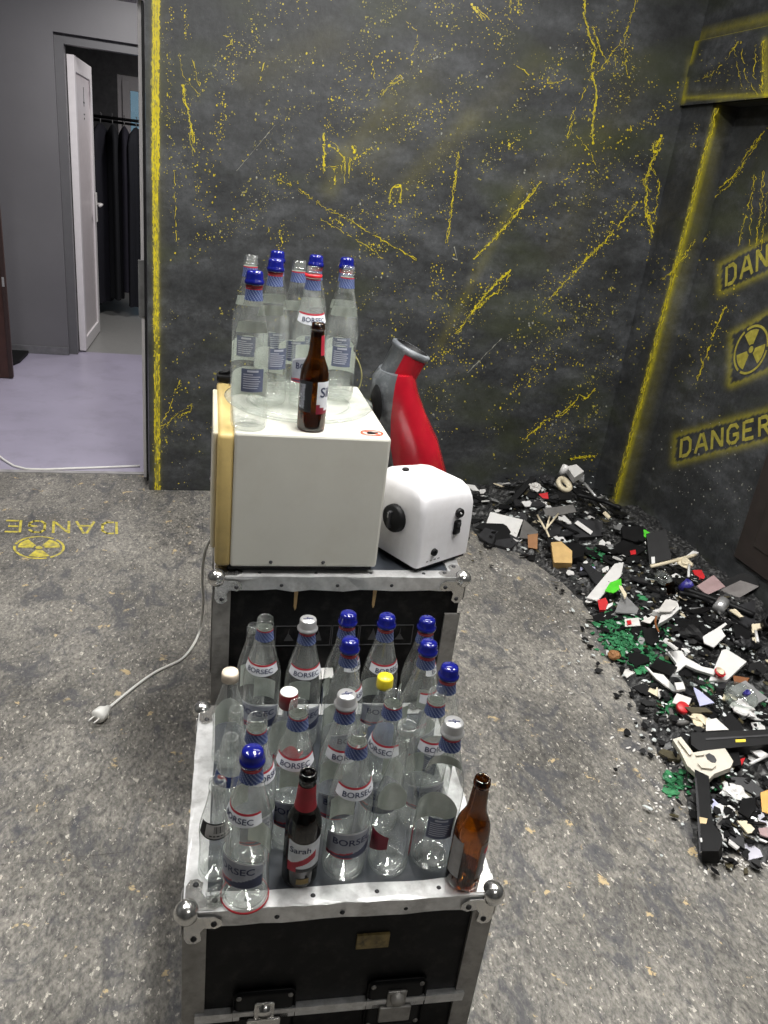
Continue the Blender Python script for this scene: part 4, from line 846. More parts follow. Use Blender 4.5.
def water_bottle(loc, rz, label, cap='blue', front='full', back=True, collar=True, group='mineral water bottles', h=1.0, side='mid', tilt=0.0):
    t = thing('water_bottle', label, 'bottle', loc, rz, group); t.scale = (1, 1, h); t.rotation_euler.x = tilt
    gm = M('wg', glass_mesh(WATER, CLEAR)); g_ = link('glass_body', gm, t)
    link('glass_base', M('wgb', glass_mesh(inner_base(.0375), CLEAR, 24)), g_)
    if collar:
        def f():
            mb = MB(); patch(mb, WATER, lambda u: .184 - .0 * u * u + .006 * u * u, lambda u: .2075 + .002 * u * u, -1.25, 1.25, 22, 6, mf=lambda u, v: 1 if v > .80 else 0); return mb.mesh('collar', [LABW, LABR])
        c = link('collar_label', M('collar', f), t)
        def f2(): mb = MB(); wrap_text(mb, WATER, 'BORSEC', .0135, .1945, 0, .0013, 0, 1.12); return mb.mesh('word', [INK])
        link('lettering', M('cword', f2), c)
    def f(): mb = MB(); patch(mb, WATER, lambda u: .254, lambda u: .277, -PI, PI, 48, 8, mf=lambda u, v: 1 if v > .84 else (2 if (int((u + 1) * 24) + int(v * 8)) % 3 == 0 else 0)); return mb.mesh('neck', [LABB, LABR, LABL])
    link('neck_label', M('neck', f), t)
    if front:
        def f():
            mb = MB()
            patch(mb, WATER, lambda u: .058, lambda u: .104 + .044 * max(0.0, 1 - u * u) ** .5 * 0.0 + .012 * (1 - u * u), -1.35, 1.35, 64, 30, mf=lambda u, v: 2 if v < .30 + .22 * u - .1 * (1 - u * u) and v > .04 else (1 if v < .36 + .22 * u - .1 * (1 - u * u) and u < 0 else (3 if v > .93 else 0))); return mb.mesh('front', [LABG, LABR, LABN, LABW])
        l_ = link('front_label', M('front', f), t)
        def f2(): mb = MB(); wrap_text(mb, WATER, 'BORSEC', .0185, .094, 0, .0013, 0, 1.1); return mb.mesh('word', [INK])
        link('lettering', M('fword', f2), l_)
    if back:
        def f(): mb = MB(); patch(mb, WATER, lambda u: .082, lambda u: .128, PI - .62, PI + .62, 10, 8, mf=lambda u, v: 1 if abs(u) > .93 or v < .05 else 0); return mb.mesh('backl', [LABS, LABL])
        b_ = link('back_label', M('back', f), t)
        def f2():
            mb = MB(); rb = random.Random(5)
            for k in range(7): patch(mb, WATER, lambda u, k=k: .089 + k * .0045, lambda u, k=k: .0908 + k * .0045, PI - .5, PI - .5 + rb.uniform(.5, .95), 4, 1, .0012)
            patch(mb, WATER, lambda u: .1215, lambda u: .1255, PI - .3, PI + .3, 4, 1, .0012); return mb.mesh('smallprint', [INKW])
        link('small_print', M('small', f2), b_)
    if cap == 'blue':
        def f():
            mb = MB(); prof = [(.0165, .2825), (.0196, .283), (.0202, .286), (.0200, .2895), (.0186, .2915), (.0178, .293), (.0172, .302), (.0160, .3062), (.0128, .3085), (0, .309)]
            mb.lathe(prof, 26); return mb.mesh('cap', [BLUECAP])
        c_ = link('cap', M('bcap', f), t)
        link('cap_ring', M('bring', lambda: MB().lathe([(.0158, .2775), (.0172, .278), (.0172, .2812), (.0160, .2818)], 22).mesh('ring', [mat('red_ring', (0.4, 0.02, 0.03), 0.4)])), c_)
    elif cap == 'silver':
        c_ = link('cap', M('scap', lambda: MB().lathe([(.0165, .2815), (.0204, .282), (.0208, .2855), (.0180, .288), (.0172, .290), (.0168, .303), (.0156, .3055), (0, .306)], 26).mesh('cap', [SILVER])), t)
        def f2():
            mb = MB(); vs, fs = text_mesh('S', .014); mb.add([(x, y, .3064) for x, y, z in vs], fs); mb.box((-.010, -.0012, .3062), (.010, .0012, .3065)); return mb.mesh('mark', [INK])
        link('cap_mark', M('smark', f2), c_)
        link('cap_ring', M('bring', lambda: None), c_)
    elif cap == 'redring':
        link('cap_ring', M('rring', lambda: MB().lathe([(.0160, .2785), (.0192, .2795), (.0196, .2845), (.0172, .286)], 24).mesh('ring', [mat('bright_red_ring', (0.62, 0.02, 0.03), 0.35)])), t)
    return t
M('bring', lambda: MB().lathe([(.0158, .2775), (.0172, .278), (.0172, .2812), (.0160, .2818)], 22).mesh('ring', [mat('red_ring', (0.4, 0.02, 0.03), 0.4)]))
def place(x, y, hz_, zb): p = onz(x, y, zb + hz_); return (float(p[0]), float(p[1]), zb)
R_ = math.radians
lower = [  # x, y, rz deg, cap, label   (bottle front looks along -y at 0 deg)
    ((.167, 1.306), -18, None, 'open mineral water bottle in the back row beside the silver-capped one', 1),
    ((.249, 1.288), 0, 'silver', 'silver-capped mineral water bottle standing in the back row', 1),
    ((.333, 1.302), 62, 'blue', 'blue-capped bottle half hidden behind another blue cap, below the printed icons', 1),
    ((.318, 1.207), 35, 'blue', 'blue-capped bottle directly in front of the half hidden blue-capped one', 1),
    ((.411, 1.288), 12, 'blue', 'blue-capped bottle in the back row, behind the yellow-capped bottle', 1),
    ((.492, 1.272), 75, 'blue', 'blue-capped bottle at the back right corner near the bare case post', 1),
    ((.470, 1.188), 48, 'blue', 'blue-capped bottle just in front of the back right corner bottle', 1),
    ((.487, 1.108), 130, 'blue', 'blue-capped bottle standing furthest to the right, without visible collar', 0),
    ((.197, 1.036), -8, None, 'open mineral water bottle directly behind the dark bottle with red neck', 1),
    ((.280, 1.046), 8, 'silver', 'silver-capped mineral water bottle in the middle of the crowd', 1),
    ((.283, .958), 6, None, 'open mineral water bottle in the front row with its label facing out', 1),
    ((.366, 1.048), -50, None, 'open mineral water bottle with its collar turned left, before the yellow cap', 1),
    ((.446, 1.048), 14, None, 'open mineral water bottle in front of the rightmost blue cap', 1),
    ((.445, .957), 170, 'silver', 'silver-capped mineral water bottle next to the brown beer bottle', 1),
    ((.110, .920), -42, 'blue', 'blue-capped mineral water bottle at the front left corner on the rail', 1),
    ((.125, 1.008), 42, None, 'open mineral water bottle right behind the front left blue-capped one', 1)]
for (xy, rz, cap, lab, col_) in lower:
    wbt = water_bottle((xy[0], xy[1], BZ + (0.0025 if xy[1] < .93 else 0)), R_(rz), lab, cap, collar=bool(col_), group='mineral water bottles on the low case')
    if xy[1] < .93: obj('base_reflection', MB().lathe([(.0388, .002), (.0402, .003), (.0402, .0055), (.0388, .0065)], 30), mat('red_ring', (0.4, 0.02, 0.03), 0.4), wbt)  # red ring imitates a reflection round the foot of the glass
PZ = MT + 0.0005
plate_c = (.280, 1.795); PH = 0.0075
t = thing('glass_turntable', 'round clear glass microwave plate under the upper bottles', 'plate', (plate_c[0], plate_c[1], PZ))
obj('dish', MB().lathe([(0, 0), (.150, 0), (.168, .001), (.176, .006), (.178, .009), (.174, .0095), (.166, .0065), (.150, .0062), (0, .0062)], 56), CLEAR, t)
obj('foot_ring', MB().lathe([(.118, .0002), (.120, .0045), (.124, .0045), (.126, .0002)], 48), CLEAR, t)
for (xy, rz, cap, lab, z) in [
    ((.158, 1.880), 170, None, 'open water bottle at the back left of the glass plate', PH), ((.226, 1.945), 190, 'blue', 'blue-capped water bottle at the back of the plate, hidden behind another blue cap', PH),
    ((.203, 1.768), 200, 'blue', 'blue-capped water bottle between the front left bottle and the rear one', PH), ((.143, 1.598), 182, 'blue', 'blue-capped water bottle standing at the front left edge of the oven top', 0),
    ((.268, 1.862), 178, None, 'open water bottle in the middle of the back of the plate', PH), ((.318, 1.930), 185, 'blue', 'blue-capped water bottle behind the bottle with the red neck ring', PH),
    ((.286, 1.755), 5, 'redring', 'open water bottle with a red neck ring behind the brown beer bottle', PH), ((.395, 1.935), 175, 'blue', 'blue-capped water bottle at the back right of the glass plate', PH),
    ((.378, 1.830), 172, None, 'open water bottle on the right side of the glass plate', PH)]:
    water_bottle((xy[0], xy[1], PZ + z), R_(rz), lab, cap, group='mineral water bottles on the microwave', h=1.05)

BEER = [(0, .005), (.018, .003), (.025, .001), (.0275, 0), (.0300, .003), (.0306, .010), (.0306, .06), (.0306, .115), (.0298, .127), (.0270, .139), (.0222, .150), (.0178, .161), (.0158, .175), (.0146, .195), (.0136, .212), (.0133, .2165), (.0148, .217), (.0148, .221), (.0138, .2215), (.0138, .228), (.0125, .230), (.0095, .2285), (.0092, .20)]
def beer(loc, rz, label, kind):
    t = thing('beer_bottle', label, 'bottle', loc, rz, 'brown beer bottles')
    g_ = link('glass_body', M('beerd', glass_mesh(BEER, DARKAM)) if kind == 'dark' else M('beer', glass_mesh(BEER, AMBER)), t)
    link('glass_base', M('beerb', glass_mesh(inner_base(.0295), AMBER, 24)), g_)
    if kind == 'oven':      # white label with dark script and a red corner, black side label, red neck seam
        mb = MB(); patch(mb, BEER, lambda u: .042, lambda u: .112, .10, 1.35, 14, 10, mf=lambda u, v: 1 if v < .16 - .16 * u else 0); l_ = obj('front_label', mb, [LABW, LABM], t)
        mb = MB(); wrap_text(mb, BEER, 'Sil', .030, .088, .75, .0012); obj('lettering', mb, [INK], l_)
        mb = MB(); patch(mb, BEER, lambda u: .045, lambda u: .112, -1.3, -.25, 10, 6); l2 = obj('side_label', mb, [LABBK], t)
        mb = MB()
        for k in range(8): wrap_text(mb, BEER, 'MNHW'[k % 4] + 'IE', .010, .055 + k * .0065, -1.0, .0012)
        obj('small_print', mb, [INKW], l2)
        mb = MB(); patch(mb, BEER, lambda u: .165, lambda u: .206, .45, 1.5, 8, 6); obj('neck_foil', mb, [LABR], t)
    elif kind == 'dark':    # dark bottle with white label, red bird-like swoosh, red neck foil
        mb = MB(); patch(mb, BEER, lambda u: .040, lambda u: .108 - .006 * (1 - u * u), -.95, 1.05, 60, 40, mf=lambda u, v: 1 if (.22 + .22 * (u + .3) < v < .42 + .28 * (u + .3) and -.75 < u < .62) or (v < .3 and u < -.45) else (2 if v < .12 else 0)); l_ = obj('front_label', mb, [LABW, LABR, LABBK], t)
        mb = MB(); wrap_text(mb, BEER, 'Sarah', .017, .088, -.25, .0012); obj('lettering', mb, [INK], l_)
        mb = MB(); patch(mb, BEER, lambda u: .160, lambda u: .207, -PI, PI, 24, 8); obj('neck_foil', mb, [paper('foil_dark_red', (.26, .008, .018))], t)
        mb = MB(); patch(mb, BEER, lambda u: .012, lambda u: .024, -.35, .35, 8, 2); obj('foot_label', mb, [paper('label_gold', (.25, .17, .05))], t)
    else:                   # grey back label with lines of print
        mb = MB(); patch(mb, BEER, lambda u: .030, lambda u: .108, .25, 1.45, 12, 8); l_ = obj('front_label', mb, [paper('label_brown_grey', (.20, .17, .15))], t)
        mb = MB(); rb = random.Random(4)
        for k in range(9): patch(mb, BEER, lambda u, k=k: .038 + k * .006, lambda u, k=k: .0402 + k * .006, .4, .4 + rb.uniform(.5, .9), 5, 1, .0012)
        obj('small_print', mb, [INKW], l_)
        mb = MB(); patch(mb, BEER, lambda u: .085, lambda u: .098, .55, 1.0, 5, 3, .0012); obj('red_mark', mb, [INKR], l_)
        mb = MB(); patch(mb, BEER, lambda u: .030, lambda u: .110, -1.6, -.75, 10, 8); obj('side_label', mb, [paper('label_grey', (.3, .29, .28))], t)
beer((.278, 1.598, PZ), 0, 'brown beer bottle standing on the microwave oven in front of the clear bottles', 'oven')
beer((.205, .950, BZ), 0, 'dark beer bottle with a red neck foil and white label on the low case', 'dark')
beer((.488, .900, BZ + .0025), 0, 'brown beer bottle without neck foil at the front right corner of the low case', 'plain')

WINE = [(0, .012), (.018, .006), (.028, .001), (.0325, 0), (.0355, .003), (.0368, .011), (.0368, .05), (.0368, .10), (.0370, .14), (.0350, .160), (.0300, .182), (.0250, .204), (.0210, .228), (.0180, .252), (.0160, .275), (.0150, .293), (.0162, .2935), (.0178, .296), (.0178, .304), (.0165, .307), (.0125, .3065), (.0115, .298), (.0113, .27)]
t = thing('juice_bottle', 'uncapped clear bottle with a thick lip and torn maroon label, front row', 'bottle', (.364, .955, BZ), 0, 'other clear bottles')
g_ = link('glass_body', MB().lathe(WINE, 30).mesh('glass', CLEAR), t); link('glass_base', MB().lathe(inner_base(.036), 24).mesh('glass', CLEAR), g_)
mb = MB(); patch(mb, WINE, lambda u: .045 + .012 * (u + 1), lambda u: .096, -1.5, -.45, 10, 8, mf=lambda u, v: 1 if .45 < v < .52 else 0); obj('front_label', mb, [LABM, LABW], t)
mb = MB(); patch(mb, WINE, lambda u: .040, lambda u: .105, .8, 1.6, 10, 8); obj('side_label', mb, [LABM], t)
mb = MB(); patch(mb, WINE, lambda u: .085 + .02 * u * u, lambda u: .150 - .02 * u * u, PI - .85, PI + .65, 12, 8); obj('back_label', mb, [LABW], t)

def small_bottle(name, prof, loc, rz, label, parts, cap=None, m_=CLEAR):
    t = thing(name, label, 'bottle', loc, rz, 'other clear bottles')
    g_ = obj('glass_body', MB().lathe(prof, 26), m_, t); rmax = max(r for r, z in prof[:8])
    obj('glass_base', MB().lathe(inner_base(rmax * .97), 20), m_, g_)
    for nm, a, kw, ms in parts:
        mb = MB(); patch(mb, prof, *a, **kw); obj(nm, mb, ms, t)
    if cap: obj('cap', MB().lathe(cap[0], 24), cap[1], t)
    return t
def scaled(prof, kr, kz): return [(r * kr, z * kz) for r, z in prof]
SODA = [(0, .006), (.016, .003), (.022, .001), (.0255, 0), (.0278, .003), (.0282, .010), (.0275, .03), (.0262, .055), (.0268, .075), (.0278, .095), (.0270, .108), (.0240, .122), (.0200, .138), (.0165, .155), (.0140, .172), (.0132, .184), (.0145, .185), (.0145, .1885), (.0128, .189), (.0136, .194), (.0136, .198), (.0120, .2), (.0100, .198), (.0098, .17)]
small_bottle('soda_bottle', SODA, (.104, 1.158, BZ), 0, 'small uncapped clear bottle with no label behind the cola bottle', [('neck_band', (lambda u: .150, lambda u: .153, -PI, PI, 20, 1), {}, [CLEAR])])
small_bottle('soda_bottle', SODA, (.090, 1.083, BZ), 0, 'small clear cola bottle with a blue label and red-white-blue disc', [('front_label', (lambda u: .108, lambda u: .128 - .004 * u, -1.5, 1.5, 20, 6), {}, [LABB]), ('round_emblem', (lambda u: .1215 - .009 * max(0, 1 - u * u) ** .5, lambda u: .1215 + .009 * max(0, 1 - u * u) ** .5, -1.05, -.20, 16, 12), dict(eps=.0014, mf=lambda u, v: 2 if v > .60 + .12 * math.sin(3 * u) else (0 if v < .40 + .12 * math.sin(3 * u) else 1)), [LABB, LABW, LABR])])
small_bottle('soda_bottle', SODA, (.063, .978, BZ + .002), 0, 'small clear bottle with a black-edged barcode label on the side rail', [('front_label', (lambda u: .098 + .006 * u * u, lambda u: .128, -1.2, .9, 60, 24), dict(mf=lambda u, v: 1 if (v < .1 or v > .92 or abs(u) > .95 or u < -.55) else (1 if (.42 < v < .82 and -.05 < u < .8 and int((u + 1) * 26) % 2) or (.2 < v < .3 and u > -.3 and int((u + 1) * 14) % 3) else 0)), [paper('label_grey2', (.42, .41, .4)), LABBK])])
small_bottle('clear_bottle', scaled(WATER, .82, .78), (.154, 1.385, BZ), 0, 'slim uncapped clear bottle at the very back of the low case', [('back_label', (lambda u: .06, lambda u: .115, 2.2, 3.9, 14, 6), {}, [LABW])])
small_bottle('jar_bottle', scaled(WATER, .80, .72), (.098, 1.250, BZ), 0, 'clear bottle with a pale cap over a rusty neck at the back left', [('back_label', (lambda u: .07, lambda u: .13 - .02 * u * u, 2.0, 4.1, 14, 6), {}, [LABW])], ([(.0150, .196), (.0165, .1965), (.0165, .212), (.0150, .2165), (0, .217)], mat('pale_rusty_cap', (.68, .58, .46), .45, var=.2, scale=70)))
SQ = scaled(WATER, .95, .86)
t = small_bottle('milk_bottle', SQ, (.193, 1.122, BZ), 0, 'clear bottle with a dark red cap and a red round print', [('red_print', (lambda u: .118 - .0, lambda u: .118 + .045 * max(.02, 1 - u * u) ** .5, -.5, .7, 16, 8), dict(mf=lambda u, v: 0), [LABR]), ('print_bar', (lambda u: .134, lambda u: .142, -.75, .95, 12, 2), dict(eps=.0013), [LABR]), ('paper_label', (lambda u: .09, lambda u: .168, 2.3, 3.9, 14, 6), {}, [LABW])],
                 ([(.0150, .228), (.0170, .2285), (.0170, .252), (.0160, .258)], mat('dark_red_cap', (.22, .012, .018), .35)))
obj('cap_top', MB().lathe([(.0160, .258), (.0150, .2595), (0, .26)], 24), WHITEP, t)
t = small_bottle('juice_bottle', scaled(WATER, .80, .76), (.388, 1.178, BZ), 0, 'clear juice bottle with a bright yellow cap', [('front_label', (lambda u: .075, lambda u: .15 - .02 * u * u, -1.1, 1.1, 16, 8), {}, [LABL])], ([(.0140, .216), (.0165, .2165), (.0168, .222), (.0160, .236), (.0148, .2395), (0, .24)], mat('yellow_cap', (.72, .58, .02), .3, var=.06)))
# small clear stopper lying on the rail
tag(obj('glass_stopper', MB().lathe([(0, 0), (.010, 0), (.0125, .004), (.0105, .010), (.0105, .022), (.0075, .022), (.0070, .006), (0, .006)], 18, T=Matrix.Rotation(0.9, 4, 'Y')), CLEAR, None, (.052, .917, LZ + .0125)), 'broken clear bottle neck lying at the front left case corner', 'glass piece')
wpp = [onz(x, y, 0.30) for x, y in [(314, 708), (328, 707), (329, 722), (315, 724)]]
tag(obj('paper_scrap', MB().prism([(p[0], p[1]) for p in wpp], 0.0, 0.002), WHITEP, None, (0, 0, LZ + .0005)), 'small white paper scrap behind the bottles at the back edge', 'paper')
PROTECT_END = True
# ================================================================ RUBBISH HEAP
OUT = [tuple(onz(x, y)[:2]) for x, y in [(470, 528), (486, 545), (520, 553), (556, 578), (583, 602), (606, 640), (630, 690), (650, 740), (684, 790), (700, 862), (740, 850), (790, 880)]]
OUTA = np.array(OUT)
HX0, HX1, HY0, HY1, HS = 1.0, 2.6, 0.9, 3.9, 0.01
def _heap_grid():
    xs = np.arange(HX0, HX1 + HS, HS); ys = np.arange(HY0, HY1 + HS, HS); X, Y = np.meshgrid(xs, ys); P = np.stack([X.ravel(), Y.ravel()], 1)
    d = np.full(len(P), 1e9); sg = np.zeros(len(P))
    for a, b in zip(OUTA[:-1], OUTA[1:]):
        ab = b - a; t_ = np.clip((P - a) @ ab / (ab @ ab), 0, 1); dd = np.linalg.norm(P - (a + t_[:, None] * ab), axis=1)
        m = dd < d; d[m] = dd[m]; sg[m] = (ab[0] * (P[:, 1] - a[1]) - ab[1] * (P[:, 0] - a[0]))[m]
    amp = 0.06 + 0.085 * np.exp(-((P[:, 0] - 1.95) ** 2 + (P[:, 1] - 3.42) ** 2) / .10)
    amp += 0.018 * np.sin(P[:, 0] * 17 + 1.3 * np.sin(P[:, 1] * 9)) * np.sin(P[:, 1] * 14 + np.sin(P[:, 0] * 11))
    h = np.maximum(0, amp * (1 - np.exp(-d / .12))); h[(sg <= 0) | (P[:, 1] < 1.19)] = 0
    return h.reshape(X.shape)
HG = _heap_grid()
def heap(x, y):
    i = (x - HX0) / HS; j = (y - HY0) / HS
    if i < 0 or j < 0 or i >= HG.shape[1] - 1 or j >= HG.shape[0] - 1: return 0.0
    i0, j0 = int(i), int(j); u, v = i - i0, j - j0
    return float((HG[j0, i0] * (1 - u) + HG[j0, i0 + 1] * u) * (1 - v) + (HG[j0 + 1, i0] * (1 - u) + HG[j0 + 1, i0 + 1] * u) * v)
def hit(px, py):
    d = ray(px, py); t0 = (0.35 - CAM_H) / d[2]; t1 = (0.0 - CAM_H) / d[2]
    t1 = min(t1, (D - 0.05) / d[1], (XR - 0.03 if (d[1] * XR / d[0]) > YJ else XN - 0.05) / d[0]) if d[0] > 0 else t1
    t0 = min(t0, t1 * .8)
    for i in range(120):
        t_ = t0 + (t1 - t0) * i / 119; p = EYE + d * t_
        if p[2] <= heap(p[0], p[1]): return p
    return EYE + d * t1
def hn(x, y, e=.06):
    n = np.array([heap(x - e, y) - heap(x + e, y), heap(x, y - e) - heap(x, y + e), 2 * e]); return n / np.linalg.norm(n)
# uneven bed of crushed bits
mb = MB(); nx, ny = 74, 150; X0, X1, Y0, Y1 = 1.2, XN - .002, 1.05, D - .002
idx = {}; 
for j in range(ny + 1):
    for i in range(nx + 1):
        x = X0 + (X1 - X0) * i / nx; y = Y0 + (Y1 - Y0) * j / ny; h = heap(x, y)
        if x > XR - .001 and y > YJ - .001: h = 0
        idx[(i, j)] = len(mb.v); mb.v.append((x, y, h * 0.8 + (rnd.uniform(-.004, .012) if h > .01 else 0) - (0.004 if h <= 0 else 0)))
for j in range(ny):
    for i in range(nx):
        q = [idx[(i, j)], idx[(i + 1, j)], idx[(i + 1, j + 1)], idx[(i, j + 1)]]
        if max(mb.v[k][2] for k in q) > 0.0:
            c = mb.v[q[0]]
            if c[0] > XR - .06 and c[1] > YJ - .05: continue
            mb.f.append(tuple(q)); mb.m.append(0); mb.sm.append(False)
tag(obj('crushed_debris', mb, mat('crushed_debris_mix', (0.018, 0.018, 0.019), 0.5, var=0.9, scale=60, dirt=(0.20, 0.20, 0.19), dscale=60, damt=0.7)), 'dark bed of crushed debris under the rubbish heap', 'debris', kind='stuff')
PM = {'w': WHITEP, 'k': BLACKP, 'd': DARKGREY, 'g': MIDGREY, 'cl': SHEET, 'gr': mat('bright_green_plastic', (.08, .52, .03), .4, var=.15), 'r': mat('red_scrap', (.5, .02, .025), .4, var=.15), 'tan': mat('tan_foam', (.52, .34, .13), .7, var=.15, bump=.3), 'br': mat('brown_card', (.26, .12, .045), .7, var=.2), 'cr': mat('cream_scrap', (.66, .58, .42), .6, var=.1),
      'li': mat('lilac_card', (.46, .47, .66), .5, var=.08), 'pk': mat('dusty_pink_card', (.36, .25, .25), .5, var=.15), 'pale': mat('dusty_white_card', (.62, .6, .57), .55, var=.12), 'or': mat('orange_card', (.66, .34, .08), .6, var=.1), 'dk': mat('dark_olive_scrap', (.06, .05, .025), .5, var=.3), 'bl': mat('violet_blue_plastic', (.04, .035, .22), .35), 'beige': mat('beige_casting', (.54, .50, .42), .5, var=.1, bump=.2), 'rust': mat('rusty_metal', (.2, .07, .02), .7, var=.4), 'amber': AMBER, 'green': GREENG, 'clg': glass('thick_clear_glass', (0.86, 0.89, 0.87), (0.5, 0.55, 0.52), rough=0.08, dust=0.09), 'sil': SILVER, 'slab': mat('grey_brown_panel', (.10, .095, .09), .5, var=.2), 'tanfl': mat('pale_tan_flake', (.6, .45, .25), .7, var=.15), 'lav': mat('dusty_lavender', (.45, .44, .5), .5, var=.1)}
CROPS = {'A': (468, 440, 5.12), 'B': (568, 530, 5.12), 'C': (648, 560, 6.4), 'D': (608, 640, 4.8), 'E': (648, 730, 6.4)}
def cpx(c, pts): x, y, s = CROPS[c]; return [(x + a / s, y + b / s) for a, b in pts]
PL = {}
def plate(c, pts, m_, name, label, cat, th=.004, lift=.03, tilt=0.0, parent=None, sub=None, rough=0.0, group=None):
    P = cpx(c, pts); cx_ = sum(p[0] for p in P) / len(P); cy_ = sum(p[1] for p in P) / len(P)
    if parent is not None:
        c0, N_ = PL[parent.name]; c0 = c0 + N_ * sub
        top = [onplane(x, y, c0, N_) for x, y in P]
    else:
        h0 = hit(cx_, cy_); n0 = hn(h0[0], h0[1]); f = EYE - h0; f = f / np.linalg.norm(f); c0 = h0 + np.array([0, 0, lift])
        for tl in [tilt] + [v for v in (.35, .5, .65, .8, .92) if v > tilt]:
            N_ = n0 * (1 - tl) + f * tl; N_ = N_ / np.linalg.norm(N_)
            top = [onplane(x, y, c0, N_) for x, y in P]
            if all(p[1] < D - .012 and p[0] < (XN if p[1] < YJ else XR) - .012 for p in top): break
    if rough: top = [p + N_ * rnd.uniform(-rough, rough) for p in top]
    # keep the piece off the floor and inside the walls
    zmin = min(p[2] for p in top) - th
    if zmin < 0.002 and parent is None: dz = 0.002 - zmin; top = [p + np.array([0, 0, dz]) for p in top]; c0 = c0 + np.array([0, 0, dz])
    cen = sum(top) / len(top); n = len(top)
    if np.dot(np.cross(top[1] - top[0], top[2] - top[1]), N_) < 0: top = top[::-1]
    a = sum((np.cross(top[i] - cen, top[(i + 1) % n] - cen) for i in range(n)), np.zeros(3))
    if np.dot(a, N_) < 0: top = top[::-1]
    bot = [p - N_ * th for p in top]
    org = np.array([cen[0], cen[1], cen[2] - th])
    mb = MB(); vs = [p - org for p in top] + [p - org for p in bot]
    mb.add(vs, [tuple(range(n)), tuple(range(n, 2 * n))[::-1]] + [(i, n + i, n + (i + 1) % n, (i + 1) % n) for i in range(n)])
    o = obj(name, mb, PM[m_] if isinstance(m_, str) else m_, None, tuple(org))
    if parent is not None:
        o.parent = parent; o.location = tuple(org - np.array(parent.location))
    else: tag(o, label, cat, group)
    if parent is None: PL[o.name] = (c0, N_)
    return o
def lump(c, ctr, size, m_, name, label, cat, lift=.0, seed=0, jag=.35, flat=.6, group=None):
    (px, py), = cpx(c, [ctr]); s = size / CROPS[c][2]; p = hit(px, py)
    dist = float((p - EYE) @ (ROT @ [0, 0, 1])); r = s * dist / FPX
    bm = bmesh.new(); bmesh.ops.create_icosphere(bm, subdivisions=3, radius=1.0)
    for v in bm.verts:
        k = 1 + jag * mnoise.noise(v.co * 1.7 + Vector((seed, 0, 0))) + jag * .6 * mnoise.noise(v.co * 4.0 + Vector((0, seed, 0)))
        v.co = Vector((v.co.x * k, v.co.y * k, v.co.z * k * flat)) * r
    zm = min(v.co.z for v in bm.verts)
    me = bpy.data.meshes.new(name); bm.to_mesh(me); bm.free(); me.materials.append(PM[m_])
    o = link(name, me, None, (float(p[0]), float(p[1]), float(max(p[2] + lift - r * flat * .3, 0.002 - zm)))); return tag(o, label, cat, group)
def rod(c, pts, r, m_, name, label, cat, lift=.035, n=7, group=None):
    P = [hit(*q) + np.array([0, 0, lift]) for q in cpx(c, pts)]
    P = [p if p[2] > r + .001 else np.array([p[0], p[1], r + .001]) for p in P]
    o0 = sum(P) / len(P); o0[2] = min(p[2] for p in P) - r
    o = obj(name, MB().tube([p - o0 for p in (smooth(P, 1) if len(P) > 2 else P)], r, n), PM[m_], None, tuple(o0)); return tag(o, label, cat, group)
def cyl(c, ctr, r_px, h, m_, name, label, cat, axis=(0, 0, 1), lift=.03, prof=None):
    (px, py), = cpx(c, [ctr]); p = hit(px, py); dist = float((p - EYE) @ (ROT @ [0, 0, 1])); r = r_px / CROPS[c][2] * dist / FPX
    T = Vector(axis).to_track_quat('Z', 'Y').to_matrix().to_4x4()
    pr = prof or [(0, 0), (1, 0), (1, 1), (.86, 1), (.84, .12), (0, .1)]
    o = obj(name, MB().lathe([(a * r, b * h) for a, b in pr], 22, T=T), PM[m_], None, (float(p[0]), float(p[1]), float(p[2] + lift))); return tag(o, label, cat)

# --- far end of the heap
plate('A', [(148, 368), (172, 384), (348, 198), (325, 184)], 'k', 'plastic_strip', 'long black plastic strip leaning up at the far end of the heap', 'strip', .012, .06, .35)
plate('A', [(50, 495), (92, 448), (245, 498), (272, 515), (215, 562), (100, 532)], 'd', 'plastic_tray', 'flat black tray under the white sheet', 'tray', .014, .012)
plate('A', [(115, 368), (282, 408), (248, 498), (85, 450)], 'w', 'white_sheet', 'plain white rectangular sheet nearest the splattered wall end', 'sheet', .004, .035, .2)
rod('A', [(138, 480), (140, 520), (120, 560), (92, 560), (78, 540), (100, 528), (150, 530)], .006, 'k', 'cable_coil', 'short black cable coil beside the black tray', 'cable', .012)
plate('A', [(285, 405), (360, 470), (330, 510), (262, 500)], 'slab', 'grey_sheet', 'dusty grey panel right of the white sheet', 'panel', .005, .03, .2)
plate('A', [(303, 497), (355, 490), (352, 570), (305, 562)], 'br', 'cardboard_block', 'orange-brown cardboard block at the heap edge', 'cardboard', .03, .035, .45)
plate('A', [(418, 556), (470, 552), (526, 600), (525, 662), (432, 660)], 'tan', 'foam_block', 'tan yellow foam block at the heap edge', 'foam', .05, .055, .3)
plate('A', [(295, 600), (345, 594), (335, 626), (310, 620)], 'k', 'plastic_chip', 'lone black chip on the floor below the cardboard block', 'chip', .008, .008)
plate('A', [(405, 500), (480, 520), (470, 556), (415, 546)], 'k', 'plastic_cover', 'black cover between cardboard block and foam', 'cover', .012, .05, .2)
plate('A', [(490, 560), (528, 518), (602, 545), (592, 592), (540, 606)], 'k', 'speaker_box', 'small black box just right of the tan foam', 'box', .05, .06, .25)
plate('A', [(384, 352), (538, 330), (556, 368), (402, 396)], 'slab', 'long_bar', 'long grey-brown bar lying across the far heap', 'bar', .02, .05, .3)
plate('A', [(360, 470), (455, 405), (490, 410), (470, 480), (400, 500)], 'd', 'dark_sheet', 'dark panel below the long grey-brown bar', 'panel', .006, .02)
